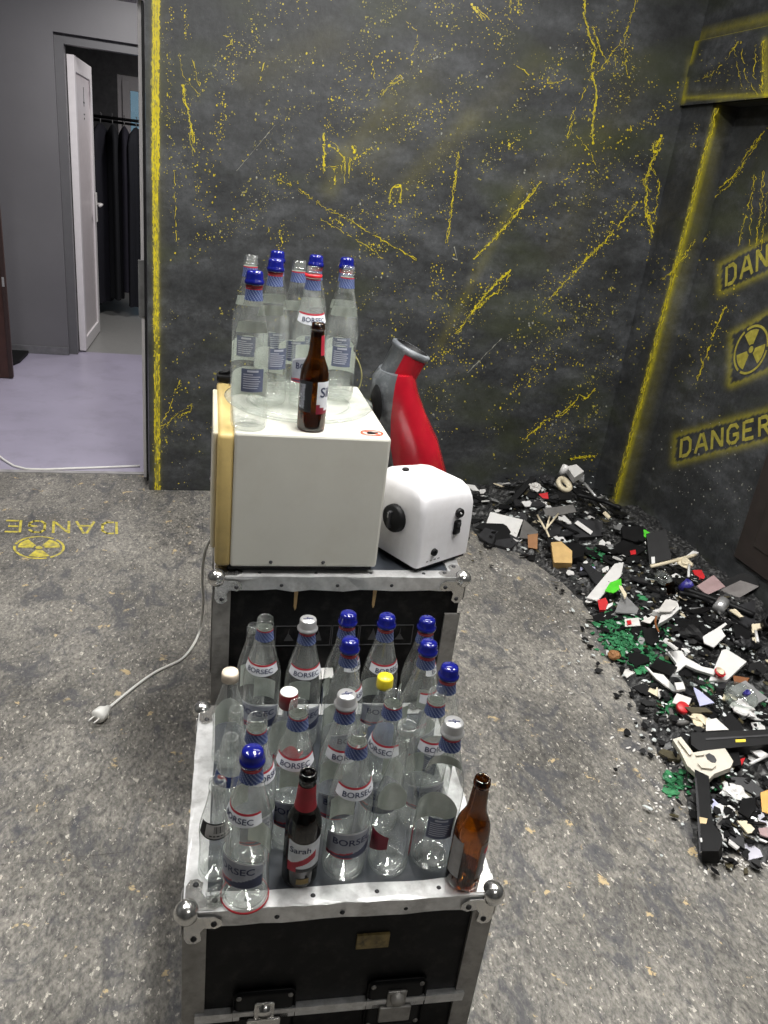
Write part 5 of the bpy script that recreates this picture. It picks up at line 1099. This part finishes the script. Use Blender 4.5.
rod('A', [(545, 335), (610, 350), (690, 372), (768, 405)], .011, 'k', 'plastic_rail', 'black rail running along the far wall side', 'rail', .06)
plate('A', [(490, 470), (560, 400), (690, 420), (690, 490), (560, 500)], 'd', 'appliance_shell', 'broken dark appliance shell with a pale strip', 'shell', .03, .04, .2)
plate('A', [(546, 425), (562, 412), (640, 468), (628, 484)], 'w', 'white_strip', 'white strip lying on the broken dark shell', 'strip', .004, .07, .3)
plate('A', [(505, 136), (555, 124), (594, 160), (545, 192)], 'w', 'white_box', 'white box propped highest on the heap by the wall', 'box', .04, .10, .4)
plate('A', [(540, 194), (596, 176), (594, 212), (556, 224)], 'g', 'grey_tub', 'pale grey tub under the propped white box', 'tub', .03, .09, .5)
cyl('A', (475, 280), 46, .022, 'cr', 'tape_roll', 'cream roll of tape near the wall', 'tape roll', (.25, -.5, .8), .05, [(.55, 0), (1, 0), (1, 1), (.55, 1), (.55, 0)])
plate('A', [(362, 276), (408, 268), (412, 300), (382, 297)], 'r', 'orange_red_scrap', 'small orange-red scrap by the tape roll', 'scrap', .006, .06, .3)
lump('A', (338, 272), 32, 'pale', 'crumpled_paper', 'crumpled white paper left of the tape roll', 'paper', .04, 3)
lump('A', (398, 240), 38, 'd', 'grey_lump', 'dark grey lump above the crumpled paper', 'lump', .05, 5)
cyl('A', (462, 240), 17, .06, 'w', 'white_tube', 'short white tube standing beside the tape roll', 'tube', (.1, -.3, .9), .07)
rod('A', [(582, 285), (610, 320), (640, 355)], .007, 'sil', 'metal_bar', 'silver bar slanting below the propped white box', 'bar', .07)
rod('A', [(636, 358), (686, 345)], .008, 'sil', 'metal_bar', 'short silver bar beside the slanting one', 'bar', .06)
for k, (q, lab) in enumerate([([(385, 505), (345, 432)], 'beige strap pointing to the white sheet'), ([(390, 505), (408, 440)], 'beige strap pointing straight to the wall'), ([(392, 500), (452, 425)], 'beige strap pointing to the propped white box'), ([(388, 505), (405, 545)], 'beige strap pointing at the tan foam')]): rod('A', q, .005, 'cr', 'plastic_strap', lab, 'strap', .05)
plate('A', [(575, 650), (650, 648), (656, 684), (580, 692)], 'li', 'lilac_card', 'small lilac card near the heap edge', 'card', .003, .03, .2)
rod('A', [(430, 690), (445, 650), (480, 632), (520, 650), (518, 690)], .003, 'g', 'wire_loop', 'thin grey wire loop in front of the foam block', 'wire', .008)
plate('A', [(692, 372), (704, 364), (732, 392), (722, 402)], 'cr', 'cream_chip', 'small cream chip on the black rail', 'chip', .006, .09)
# --- middle of the heap
plate('B', [(205, 105), (280, 50), (402, 95), (350, 130), (300, 132)], 'k', 'black_sheet', 'flat black panel with a small red mark', 'panel', .010, .05, .1)
plate('B', [(318, 106), (346, 100), (350, 122), (322, 126)], 'r', 'red_tag', 'tiny red tag lying on the flat black panel', 'tag', .003, .058, .1)
bx = plate('B', [(390, 60), (490, 38), (516, 190), (405, 215)], 'k', 'black_box', 'upright black box in the middle of the heap', 'box', .06, .08, .5)
plate('B', [(426, 138), (444, 136), (446, 170), (428, 174)], 'w', 'white_sticker', '', '', .002, .085, .5, bx, .002)
plate('B', [(278, -20), (385, -20), (390, 55), (345, 60), (280, 40)], 'k', 'black_bracket', 'black bracket standing beside the bright green lid', 'bracket', .02, .08, .4)
plate('B', [(362, 12), (390, -4), (462, 38), (440, 52), (400, 40)], 'gr', 'green_scrap', 'bright green lid piece next to the black box', 'lid', .006, .10, .3)
plate('B', [(240, 172), (285, 165), (272, 232), (152, 362), (95, 346)], 'w', 'white_plate', 'long white tapering plate at the heap edge', 'plate', .005, .045, .25)
plate('B', [(272, 248), (276, 296), (232, 322), (188, 312), (216, 268)], 'gr', 'green_flap', 'bright green flap lying on the white tapering plate', 'flap', .004, .065, .2)
plate('B', [(262, 262), (302, 330), (292, 352), (262, 292)], 'cr', 'cream_strip', 'cream strip beside the bright green flap', 'strip', .004, .05)
plate('B', [(150, 362), (192, 350), (204, 376), (190, 412), (160, 412)], 'r', 'crushed_can', 'crushed red can at the outer heap edge', 'can', .03, .035, .2)
plate('B', [(192, 384), (230, 370), (228, 384), (194, 408)], 'w', 'can_end', 'white torn end piece beside the crushed red can', 'scrap', .006, .03, .2)
plate('B', [(280, 320), (362, 402), (352, 428), (240, 420)], 'g', 'grey_wedge', 'grey wedge-shaped plate below the green flap', 'plate', .006, .03)
plate('B', [(510, 150), (556, 166), (640, 106), (670, 114), (604, 170), (540, 182)], 'w', 'white_grip', 'white curved handle near the dark wall', 'handle', .02, .05, .2)
rod('B', [(410, 232), (500, 212), (560, 194), (640, 172)], .009, 'cr', 'beige_hose', 'beige hose below the white curved handle', 'hose', .045)
lump('B', (590, 205), 36, 'cr', 'beige_knot', 'beige tangled knot at the end of the hose', 'knot', .04, 8)
plate('B', [(636, 205), (684, 204), (702, 240), (676, 272), (660, 250)], 'r', 'red_card', 'red card sticking up by the dusty pink card', 'card', .004, .05, .4)
plate('B', [(660, 286), (746, 230), (806, 290), (712, 332)], 'pk', 'pink_card', 'dusty pink card leaning by the tablet frame', 'card', .004, .05, .25)
rod('B', [(602, 240), (598, 302)], .006, 'w', 'white_peg', 'white peg standing behind the violet-blue cap', 'peg', .06)
cyl('B', (572, 335), 24, .05, 'bl', 'bottle_closure', 'violet-blue bottle top in mid heap', 'bottle top', (.3, -.3, .8), .03)
cyl('B', (470, 292), 44, .025, 'clg', 'glass_ring', 'thick clear glass jar rim in mid heap', 'glass', (.1, -.3, .9), .035, [(.6, 0), (1, .1), (1, .9), (.6, 1), (.55, .5), (.6, 0)])
plate('B', [(498, 275), (545, 262), (548, 320), (512, 330)], 'amber', 'amber_shard', 'curved brown glass shard beside the jar rim', 'shard', .006, .06, .3)
plate('B', [(435, 412), (500, 392), (520, 352), (562, 372), (572, 402), (530, 442), (462, 482), (478, 430)], 'w', 'foam_star', 'star-shaped white foam piece in mid heap', 'foam', .02, .05, .15)
plate('B', [(290, 455), (360, 448), (372, 488), (292, 494)], 'pale', 'stained_card', 'white card with a red stain above the green glass', 'card', .003, .035)
plate('B', [(300, 465), (322, 460), (326, 480), (304, 484)], 'r', 'red_stain_scrap', 'small red scrap lying on the stained card', 'scrap', .002, .0395)
plate('B', [(375, 466), (432, 438), (448, 446), (420, 478)], 'pale', 'pale_card', 'pale slanted card left of the foam star', 'card', .003, .035)
lump('B', (231, 666), 31, 'br', 'brown_lump', 'round brown lump lying alone on the floor', 'lump', .0, 2, .2, .8)
plate('B', [(182, 508), (205, 505), (216, 524), (196, 532)], 'k', 'plastic_chip', 'lone black chip on the floor left of the green glass', 'chip', .006, .006)
plate('B', [(268, 722), (332, 702), (352, 724), (300, 756)], 'pale', 'white_scrap', 'flat white scrap on the floor below the brown lump', 'scrap', .003, .005)
lump('B', (635, 530), 92, 'k', 'black_bag', 'crumpled black bag in the middle of the heap', 'bag', .02, 11, .3, .55)
plate('B', [(380, 505), (450, 500), (470, 560), (430, 590), (400, 575)], 'k', 'black_holder', 'black holder behind the green glass heap', 'holder', .02, .04, .2)
rod('B', [(432, 510), (425, 550), (445, 590)], .004, 'rust', 'copper_wire', 'copper wire bent over the black holder', 'wire', .06)
plate('B', [(510, 622), (582, 618), (600, 650), (690, 700), (768, 716), (748, 742), (660, 716), (602, 690), (566, 722), (520, 748), (556, 684)], 'w', 'white_bracket', 'large white forked bracket in the lower heap', 'bracket', .012, .05, .2)
plate('B', [(455, 655), (560, 700), (520, 745), (420, 700)], 'k', 'black_casing', 'black casing under the white forked bracket', 'casing', .03, .035)
plate('B', [(505, 575), (520, 572), (566, 605), (556, 615)], 'w', 'white_stick', 'short white stick beside the black bag', 'stick', .006, .05)
# --- right side by the niche
tb = plate('C', [(370, 215), (590, 115), (752, 165), (516, 302)], 'k', 'flat_screen', 'dusty flat screen in a black frame by the dark wall', 'screen', .014, .06, .15)
plate('C', [(408, 216), (592, 130), (712, 168), (514, 282)], mat('dusty_glass', (.16, .145, .14), .35, var=.25, scale=20, dirt=(.3, .29, .28), dscale=15, damt=.5), 'screen_glass', '', '', .002, .0625, .15, tb, .0015)
plate('C', [(500, 312), (690, 255), (684, 400), (640, 432), (540, 370)], 'd', 'dark_board', 'dark grey panel below the dusty screen', 'panel', .008, .03, .1)
plate('C', [(520, 318), (560, 312), (612, 362), (590, 366)], 'cr', 'pale_splinter', 'pale splinter on the dark grey panel', 'splinter', .005, .05)
rod('C', [(180, 275), (300, 300), (400, 345)], .010, 'k', 'black_rail', 'black rail above the crumpled bag', 'rail', .05)
rod('C', [(215, 245), (380, 300), (560, 370), (660, 415)], .012, 'k', 'black_rail', 'long black rail between the screen and the silver can', 'rail', .045)
cyl('C', (425, 385), 38, .06, 'sil', 'silver_can', 'small silver can lying in the right of the heap', 'can', (.7, .5, .25), .05)
plate('C', [(350, 490), (430, 442), (496, 400), (506, 412), (470, 440), (496, 486), (420, 560), (360, 532)], 'w', 'white_cover', 'white square cover with a bent rim', 'cover', .006, .06, .3)
plate('C', [(472, 578), (502, 570), (632, 650), (506, 768), (390, 772), (442, 650)], 'w', 'white_case', 'large smooth white case lid at the right', 'lid', .010, .05, .25)
plate('C', [(550, 402), (664, 462), (650, 505), (560, 500)], 'k', 'black_cube', 'black square box near the right picture edge', 'box', .05, .06, .3)
cyl('C', (740, 485), 44, .05, 'k', 'socket_ring', 'round black socket at the right picture edge', 'socket', (-.3, -.6, .7), .05)
plate('C', [(665, 410), (768, 400), (768, 430), (700, 440), (690, 560), (668, 540)], 'cr', 'beige_scrap', 'beige broken frame around the black socket', 'frame', .012, .045, .2)
lump('C', (590, 560), 60, 'd', 'dark_bundle', 'dark cloth bundle right of the white square cover', 'bundle', .03, 21, .4, .6)
plate('C', [(115, 250), (180, 262), (190, 290), (150, 330), (60, 330)], 'pale', 'pale_foil', 'pale foil scrap left of the black rail', 'foil', .004, .05)
rod('C', [(660, 540), (672, 610)], .006, 'w', 'white_peg', 'white peg near the right picture edge', 'peg', .06)
# --- lower right
plate('D', [(175, 124), (192, 130), (216, 156), (266, 166), (342, 250), (312, 246), (232, 186)], 'w', 'curved_trim', 'white curved trim piece at the lower heap edge', 'trim piece', .008, .04, .2)
plate('D', [(300, 178), (408, 172), (412, 238), (300, 240)], 'cl', 'clear_tub', 'crushed clear plastic tub below the forked bracket', 'tub', .03, .05, .2)
plate('D', [(320, 205), (360, 200), (372, 236), (330, 240)], 'w', 'paper_ball', 'white paper inside the crushed clear tub', 'paper', .01, .055, .2)
cyl('D', (513, 220), 26, .008, 'r', 'jar_closure', 'red-rimmed cream jar lid lying on green glass', 'lid', (.1, -.35, .9), .055)
cyl('D', (513, 219), 20, .005, 'cr', 'cream_disc', 'cream disc inside the red-rimmed jar lid', 'disc', (.1, -.35, .9), .061)
plate('D', [(410, 226), (436, 240), (510, 300), (442, 316)], 'li', 'lilac_shard', 'pale lilac glass shard by the brown cork', 'shard', .004, .04, .1)
plate('D', [(330, 255), (402, 280), (382, 322), (308, 300)], 'pale', 'folded_paper', 'folded whitish paper above the red bottle cap', 'paper', .004, .035)
cyl('D', (345, 360), 31, .016, 'r', 'red_closure', 'red bottle cap on the outer edge of the heap', 'bottle cap', (-.1, -.4, .9), .025, [(0, 1), (.85, 1), (1, .8), (1, 0), (.9, 0), (.88, .6), (0, .6)])
plate('D', [(365, 320), (470, 324), (502, 346), (400, 348)], 'dk', 'cork_piece', 'dark brown cork strip beside the red bottle cap', 'cork', .02, .04, .2)
rod('D', [(295, 345), (310, 395), (345, 412), (382, 400)], .010, 'slab', 'rubber_ring', 'grey-brown rubber bead around the red cap', 'rubber', .008)
cyl('D', (600, 330), 78, .05, 'clg', 'glass_bowl', 'round clear glass bowl rim behind the black beam', 'bowl', (.05, -.25, .95), .02, [(0, 0), (.6, 0), (.95, .6), (1.0, 1), (.95, 1), (.88, .6), (.55, .1), (0, .1)])
lump('D', (635, 375), 52, 'w', 'tissue_ball', 'crumpled white tissue in the clear glass bowl', 'tissue', .04, 31, .5, .55)
cyl('D', (622, 358), 13, .02, 'bl', 'blue_closure', 'tiny blue cap on the crumpled tissue', 'bottle cap', (0, -.4, .9), .08)
lump('D', (440, 405), 48, 'cr', 'beige_paper', 'crumpled beige paper left of the glass bowl', 'paper', .02, 37, .5, .4)
plate('D', [(470, 385), (520, 375), (580, 430), (470, 436)], 'pale', 'torn_card', 'torn pale card between beige paper and black beam', 'card', .004, .04, .2)
plate('D', [(580, 230), (660, 194), (768, 280), (702, 312)], 'g', 'grey_board', 'mid-grey board right of the jar lid', 'board', .008, .045, .1)
plate('D', [(600, 170), (680, 182), (662, 206), (606, 206)], 'rust', 'rusty_scrap', 'rusty orange scrap above the grey board', 'scrap', .01, .05, .2)
plate('D', [(155, 300), (172, 296), (204, 312), (196, 326)], 'k', 'plastic_chip', 'lone black chip on the floor left of the red bottle cap', 'chip', .006, .006)
plate('D', [(200, 235), (255, 235), (270, 270), (225, 272)], 'pale', 'clear_flake', 'whitish flake on the floor below the curved trim', 'flake', .003, .004)
bmB = plate('D', [(398, 446), (768, 428), (860, 424), (860, 492), (768, 500), (440, 532), (400, 502)], 'k', 'black_beam', 'long black plastic beam with a yellow sticker', 'beam', .05, .075, .25)
plate('D', [(611, 478), (661, 475), (662, 488), (614, 491)], mat('yellow_sticker', (.72, .55, .03), .5, var=.05), 'sticker', '', '', .002, .0765, .25, bmB, .002)
plate('D', [(470, 470), (860, 448), (860, 456), (470, 480)], 'd', 'ridge', '', '', .004, .078, .25, bmB, .002)
ct = plate('D', [(310, 476), (350, 464), (410, 540), (470, 530), (562, 520), (602, 582), (588, 612), (510, 642), (482, 672), (440, 656), (380, 602), (345, 530)], 'beige', 'broken_casting', 'broken beige plastic casting with a round hole', 'casting', .022, .085, .3)
for nm, pts, mm, lf, th_ in [('hole_shade', [(468, 552), (486, 542), (510, 556), (522, 576), (516, 588), (498, 586), (476, 570)], 'd', .0855, .002), ('raised_rib', [(430, 590), (480, 588), (520, 600), (500, 618), (450, 612)], 'beige', .092, .006), ('raised_rib', [(335, 478), (350, 474), (402, 545), (392, 552)], 'beige', .093, .006), ('raised_rib', [(420, 545), (465, 540), (462, 550), (424, 556)], 'beige', .091, .005)]: plate('D', pts, mm, nm, '', '', th_, lf, .3, ct, lf - .0835)  # first one is a dark plate painting the hole's shade, nothing is cut
plate('D', [(240, 540), (262, 524), (352, 550), (342, 578), (290, 570)], 'dk', 'brown_stick', 'dark brown slat at the heap edge beside the casting', 'slat', .012, .014)
plate('D', [(665, 518), (702, 508), (770, 548), (742, 572)], 'w', 'white_batten', 'white slat right of the beige casting', 'slat', .006, .04, .2)
plate('D', [(608, 578), (660, 564), (642, 602)], 'r', 'dark_red_shard', 'dark red shard beside the white slat', 'shard', .005, .03)
rod('D', [(668, 632), (756, 590)], .005, 'w', 'white_rod', 'thin white rod below the dark red shard', 'rod', .03)
bl_ = plate('E', [(288, 280), (380, 325), (392, 540), (408, 640), (462, 702), (462, 760), (440, 806), (332, 806), (322, 620), (306, 480)], 'k', 'plastic_strut', 'black plastic leg pointing out of the heap onto the floor', 'leg', .045, .05, .12)
plate('E', [(328, 556), (382, 566), (372, 600), (332, 596)], 'tanfl', 'tan_patch', '', '', .002, .0515, .12, bl_, .002)
plate('E', [(298, 300), (312, 310), (334, 560), (338, 790), (328, 790), (312, 500)], 'd', 'side_ridge', '', '', .004, .054, .12, bl_, .002)
plate('E', [(330, 690), (345, 690), (348, 715), (332, 716)], 'w', 'white_label', '', '', .002, .0515, .12, bl_, .002)
lump('E', (545, 425), 72, 'w', 'crumpled_tissue', 'big crumpled white tissue right of the black leg', 'tissue', .02, 41, .5, .45)
lump('E', (530, 545), 45, 'w', 'crumpled_tissue', 'smaller crumpled white tissue below the big one', 'tissue', .01, 43, .5, .5)
plate('E', [(600, 440), (682, 428), (692, 500), (640, 562), (578, 522)], 'k', 'black_scrap', 'flat black scrap right of the crumpled tissue', 'scrap', .006, .03)
plate('E', [(720, 400), (800, 372), (800, 545), (730, 522)], 'or', 'orange_card', 'orange card at the right picture edge', 'card', .004, .035, .2)
plate('E', [(570, 580), (632, 580), (702, 650), (640, 662)], 'cr', 'cream_flake', 'cream pointed flake in the lower right', 'flake', .005, .025)
plate('E', [(705, 630), (790, 618), (790, 692), (720, 670)], 'pk', 'pink_flake', 'pinkish flake at the right picture edge', 'flake', .005, .02)
plate('E', [(570, 760), (640, 730), (712, 780), (732, 822), (640, 846), (580, 792)], 'lav', 'grey_white_plate', 'grey-white angular plate lying lowest in the heap', 'plate', .005, .01)
plate('E', [(465, 612), (560, 625), (562, 690), (480, 692)], 'dk', 'olive_shard', 'dark olive glass shard below the tissues', 'shard', .01, .015)
rod('E', [(592, 608), (575, 742)], .005, 'cr', 'wooden_stick', 'cream stick pointing towards the grey-white plate', 'stick', .012)
rod('E', [(538, 686), (612, 690)], .004, 'cr', 'wooden_stick', 'short cream stick lying crosswise', 'stick', .014)
plate('E', [(388, 430), (420, 440), (452, 472), (432, 522), (396, 482)], 'li', 'lilac_shard', 'pale lilac shard touching the black leg', 'shard', .004, .02, .2)
plate('E', [(435, 602), (465, 540), (482, 552), (456, 662)], 'slab', 'grey_batten', 'grey-brown slat between black leg and tissue', 'slat', .006, .02)
plate('E', [(690, 520), (740, 535), (768, 610), (730, 600)], 'lav', 'grey_flap', 'bluish grey flap below the orange card', 'flap', .004, .02)
plate('E', [(612, 668), (640, 662), (768, 712), (760, 722)], 'w', 'white_splint', 'white splint under the pinkish flake', 'splint', .005, .015)
plate('E', [(612, 888), (636, 884), (640, 920), (618, 922)], 'dk', 'dark_chip', 'dark chip on the floor below the grey-white plate', 'chip', .006, .006)

# --- many more pieces of the same kinds
def inside_heap(x, y): return heap(x, y) > 0.012 and x < XR - .05 and y < D - .06
fill = [('k', 'black_shard', 'jagged black plastic shard mixed into the heap', 110), ('d', 'grey_shard', 'dark grey plastic shard mixed into the heap', 50), ('w', 'white_shard', 'small white plastic shard mixed into the heap', 85), ('g', 'grey_fragment', 'mid-grey fragment mixed into the heap', 35), ('cl', 'clear_fragment', 'clear plastic fragment mixed into the heap', 40), ('cr', 'cream_fragment', 'small cream fragment mixed into the heap', 14), ('dk', 'olive_fragment', 'small dark olive fragment mixed into the heap', 14)]
rf = random.Random(12)
shapes = []
for k in range(10):
    n = rf.choice((4, 5, 5, 6)); el = rf.choice((1.0, 1.6, 2.6)); pts = []
    for i in range(n): a = 2 * PI * (i + rf.uniform(-.25, .25)) / n; r = rf.uniform(.6, 1.0); pts.append((r * el * math.cos(a) / 1.4, r * math.sin(a) / 1.2))
    shapes.append(pts)
SM = {}
HEAPN = [(o.name.split('.')[0].replace('_', ' '), o) for o in COL.objects if o.parent is None and o.get('category') and 1.25 < o.location.x < XR and 1.0 < o.location.y < D and o.get('kind') != 'stuff']
seen = {}
def near_label(x, y, adj, kind_, s, si):
    nmn, d_ = min(((n_, math.hypot(o_.location.x - x, o_.location.y - y)) for n_, o_ in HEAPN), key=lambda t_: t_[1])
    size = 'tiny' if s < .022 else ('small' if s < .036 else ('sizeable' if s < .05 else 'large'))
    form = 'long' if max(p[0] for p in shapes[si]) > 1.2 else ('oblong' if max(p[0] for p in shapes[si]) > .9 else 'stubby')
    return '%s %s %s %s lying next to the %s' % (size, form, adj, kind_, nmn)
for (mk, nm, lab, cnt) in fill:
    c = 0
    while c < cnt:
        x, y = rf.uniform(1.3, XR - .03), rf.uniform(1.1, D - .06)
        if not inside_heap(x, y): continue
        px = proj([x, y, heap(x, y)])[0]
        if px[0] > 840 or px[1] > 870: continue
        if mk == 'k' and y < 1.5 and rf.random() < .5: continue
        si = rf.randrange(10); key = (mk, si)
        if key not in SM: SM[key] = MB().prism(shapes[si], -.06, .06).mesh(nm, PM[mk])
        s = rf.uniform(.016, .036) * (1.75 if mk in 'kd' else 1.15)
        N_ = hn(x, y); q = Vector((N_[0] + rf.gauss(0, .17), N_[1] + rf.gauss(0, .17), N_[2])).to_track_quat('Z', 'Y').to_euler()
        o = link(nm, SM[key], None, (x, y, heap(x, y) + .002 + s * .22)); o.rotation_euler = q; o.rotation_euler.rotate_axis('Z', rf.uniform(0, 6.28)); o.scale = (s, s, s)
        tag(o, near_label(x, y, {'k': 'black', 'd': 'dark grey', 'w': 'white', 'g': 'mid-grey', 'cl': 'clear', 'cr': 'cream', 'dk': 'dark olive'}[mk], 'shard', s, si), 'shard', nm.replace('_', ' ') + ' pieces in the heap'); c += 1
# green bottle shards: too many and too small to count
def crumbs(name, m_, n, areas, smin, smax, label, lift=.004):
    mb = MB()
    for (c_, ctr, rx, ry, cnt) in areas:
        (px, py), = cpx(c_, [ctr]); sc_ = CROPS[c_][2]
        for _ in range(int(n * cnt)):
            qx, qy = rf.gauss(0, .5), rf.gauss(0, .5)
            p = hit(px + qx * rx / sc_, py + qy * ry / sc_)
            if p[0] > XR - .03 or p[1] > D - .04: continue
            s = rf.uniform(smin, smax); T = Matrix.Translation((p[0], p[1], max(p[2], heap(p[0], p[1])) + lift + rf.uniform(0, .5) * s)) @ Matrix.Rotation(rf.uniform(0, 6.3), 4, 'Z') @ Matrix.Rotation(rf.uniform(-.6, .6), 4, 'X')
            k = rf.randrange(10); mb.prism([(a * s, b * s) for a, b in shapes[k]], -.0012, .0012, T=T)
    return tag(obj(name, mb, PM[m_] if isinstance(m_, str) else m_), label, 'debris', kind='stuff')
GSH = mat('green_glass_bits', (.04, .17, .075), .1, var=.7, scale=30)
crumbs('green_glass_shards', GSH, 480, [('B', (240, 470), 90, 70, .35), ('B', (290, 570), 110, 90, .5), ('B', (370, 640), 110, 90, .5), ('B', (490, 520), 60, 60, .1), ('D', (490, 230), 60, 60, .15), ('D', (655, 280), 60, 30, .08), ('A', (660, 590), 60, 50, .06), ('D', (290, 320), 60, 50, .08), ('D', (330, 700), 90, 60, .12), ('E', (490, 340), 60, 40, .06), ('B', (385, 375), 30, 25, .06)], .004, .019, 'green broken bottle glass strewn along the heap edge')
allover = [('A', (430, 420), 420, 200, .25), ('B', (420, 330), 420, 330, .4), ('C', (400, 430), 380, 330, .3), ('D', (480, 330), 400, 300, .35), ('E', (560, 560), 300, 300, .25)]
crumbs('pale_glass_bits', mat('pale_glass_bits_mix', (.5, .53, .52), .15, var=.4), 420, allover, .005, .013, 'pale broken glass and plastic bits scattered over the heap', .012)
crumbs('dark_plastic_bits', BLACKP, 620, allover, .008, .022, 'small dark plastic bits scattered over the heap', .012)
crumbs('brown_glass_bits', PM['dk'], 110, allover, .006, .016, 'brown glass and cork bits scattered over the heap', .012)
crumbs('floor_crumbs', PM['pale'], 200, [('D', (230, 430), 300, 300, .5), ('B', (130, 500), 260, 300, .3), ('E', (150, 330), 220, 300, .5), ('E', (600, 850), 260, 120, .3), ('A', (300, 640), 500, 160, .3)], .002, .007, 'tiny pale crumbs scattered on the floor along the heap', .001)
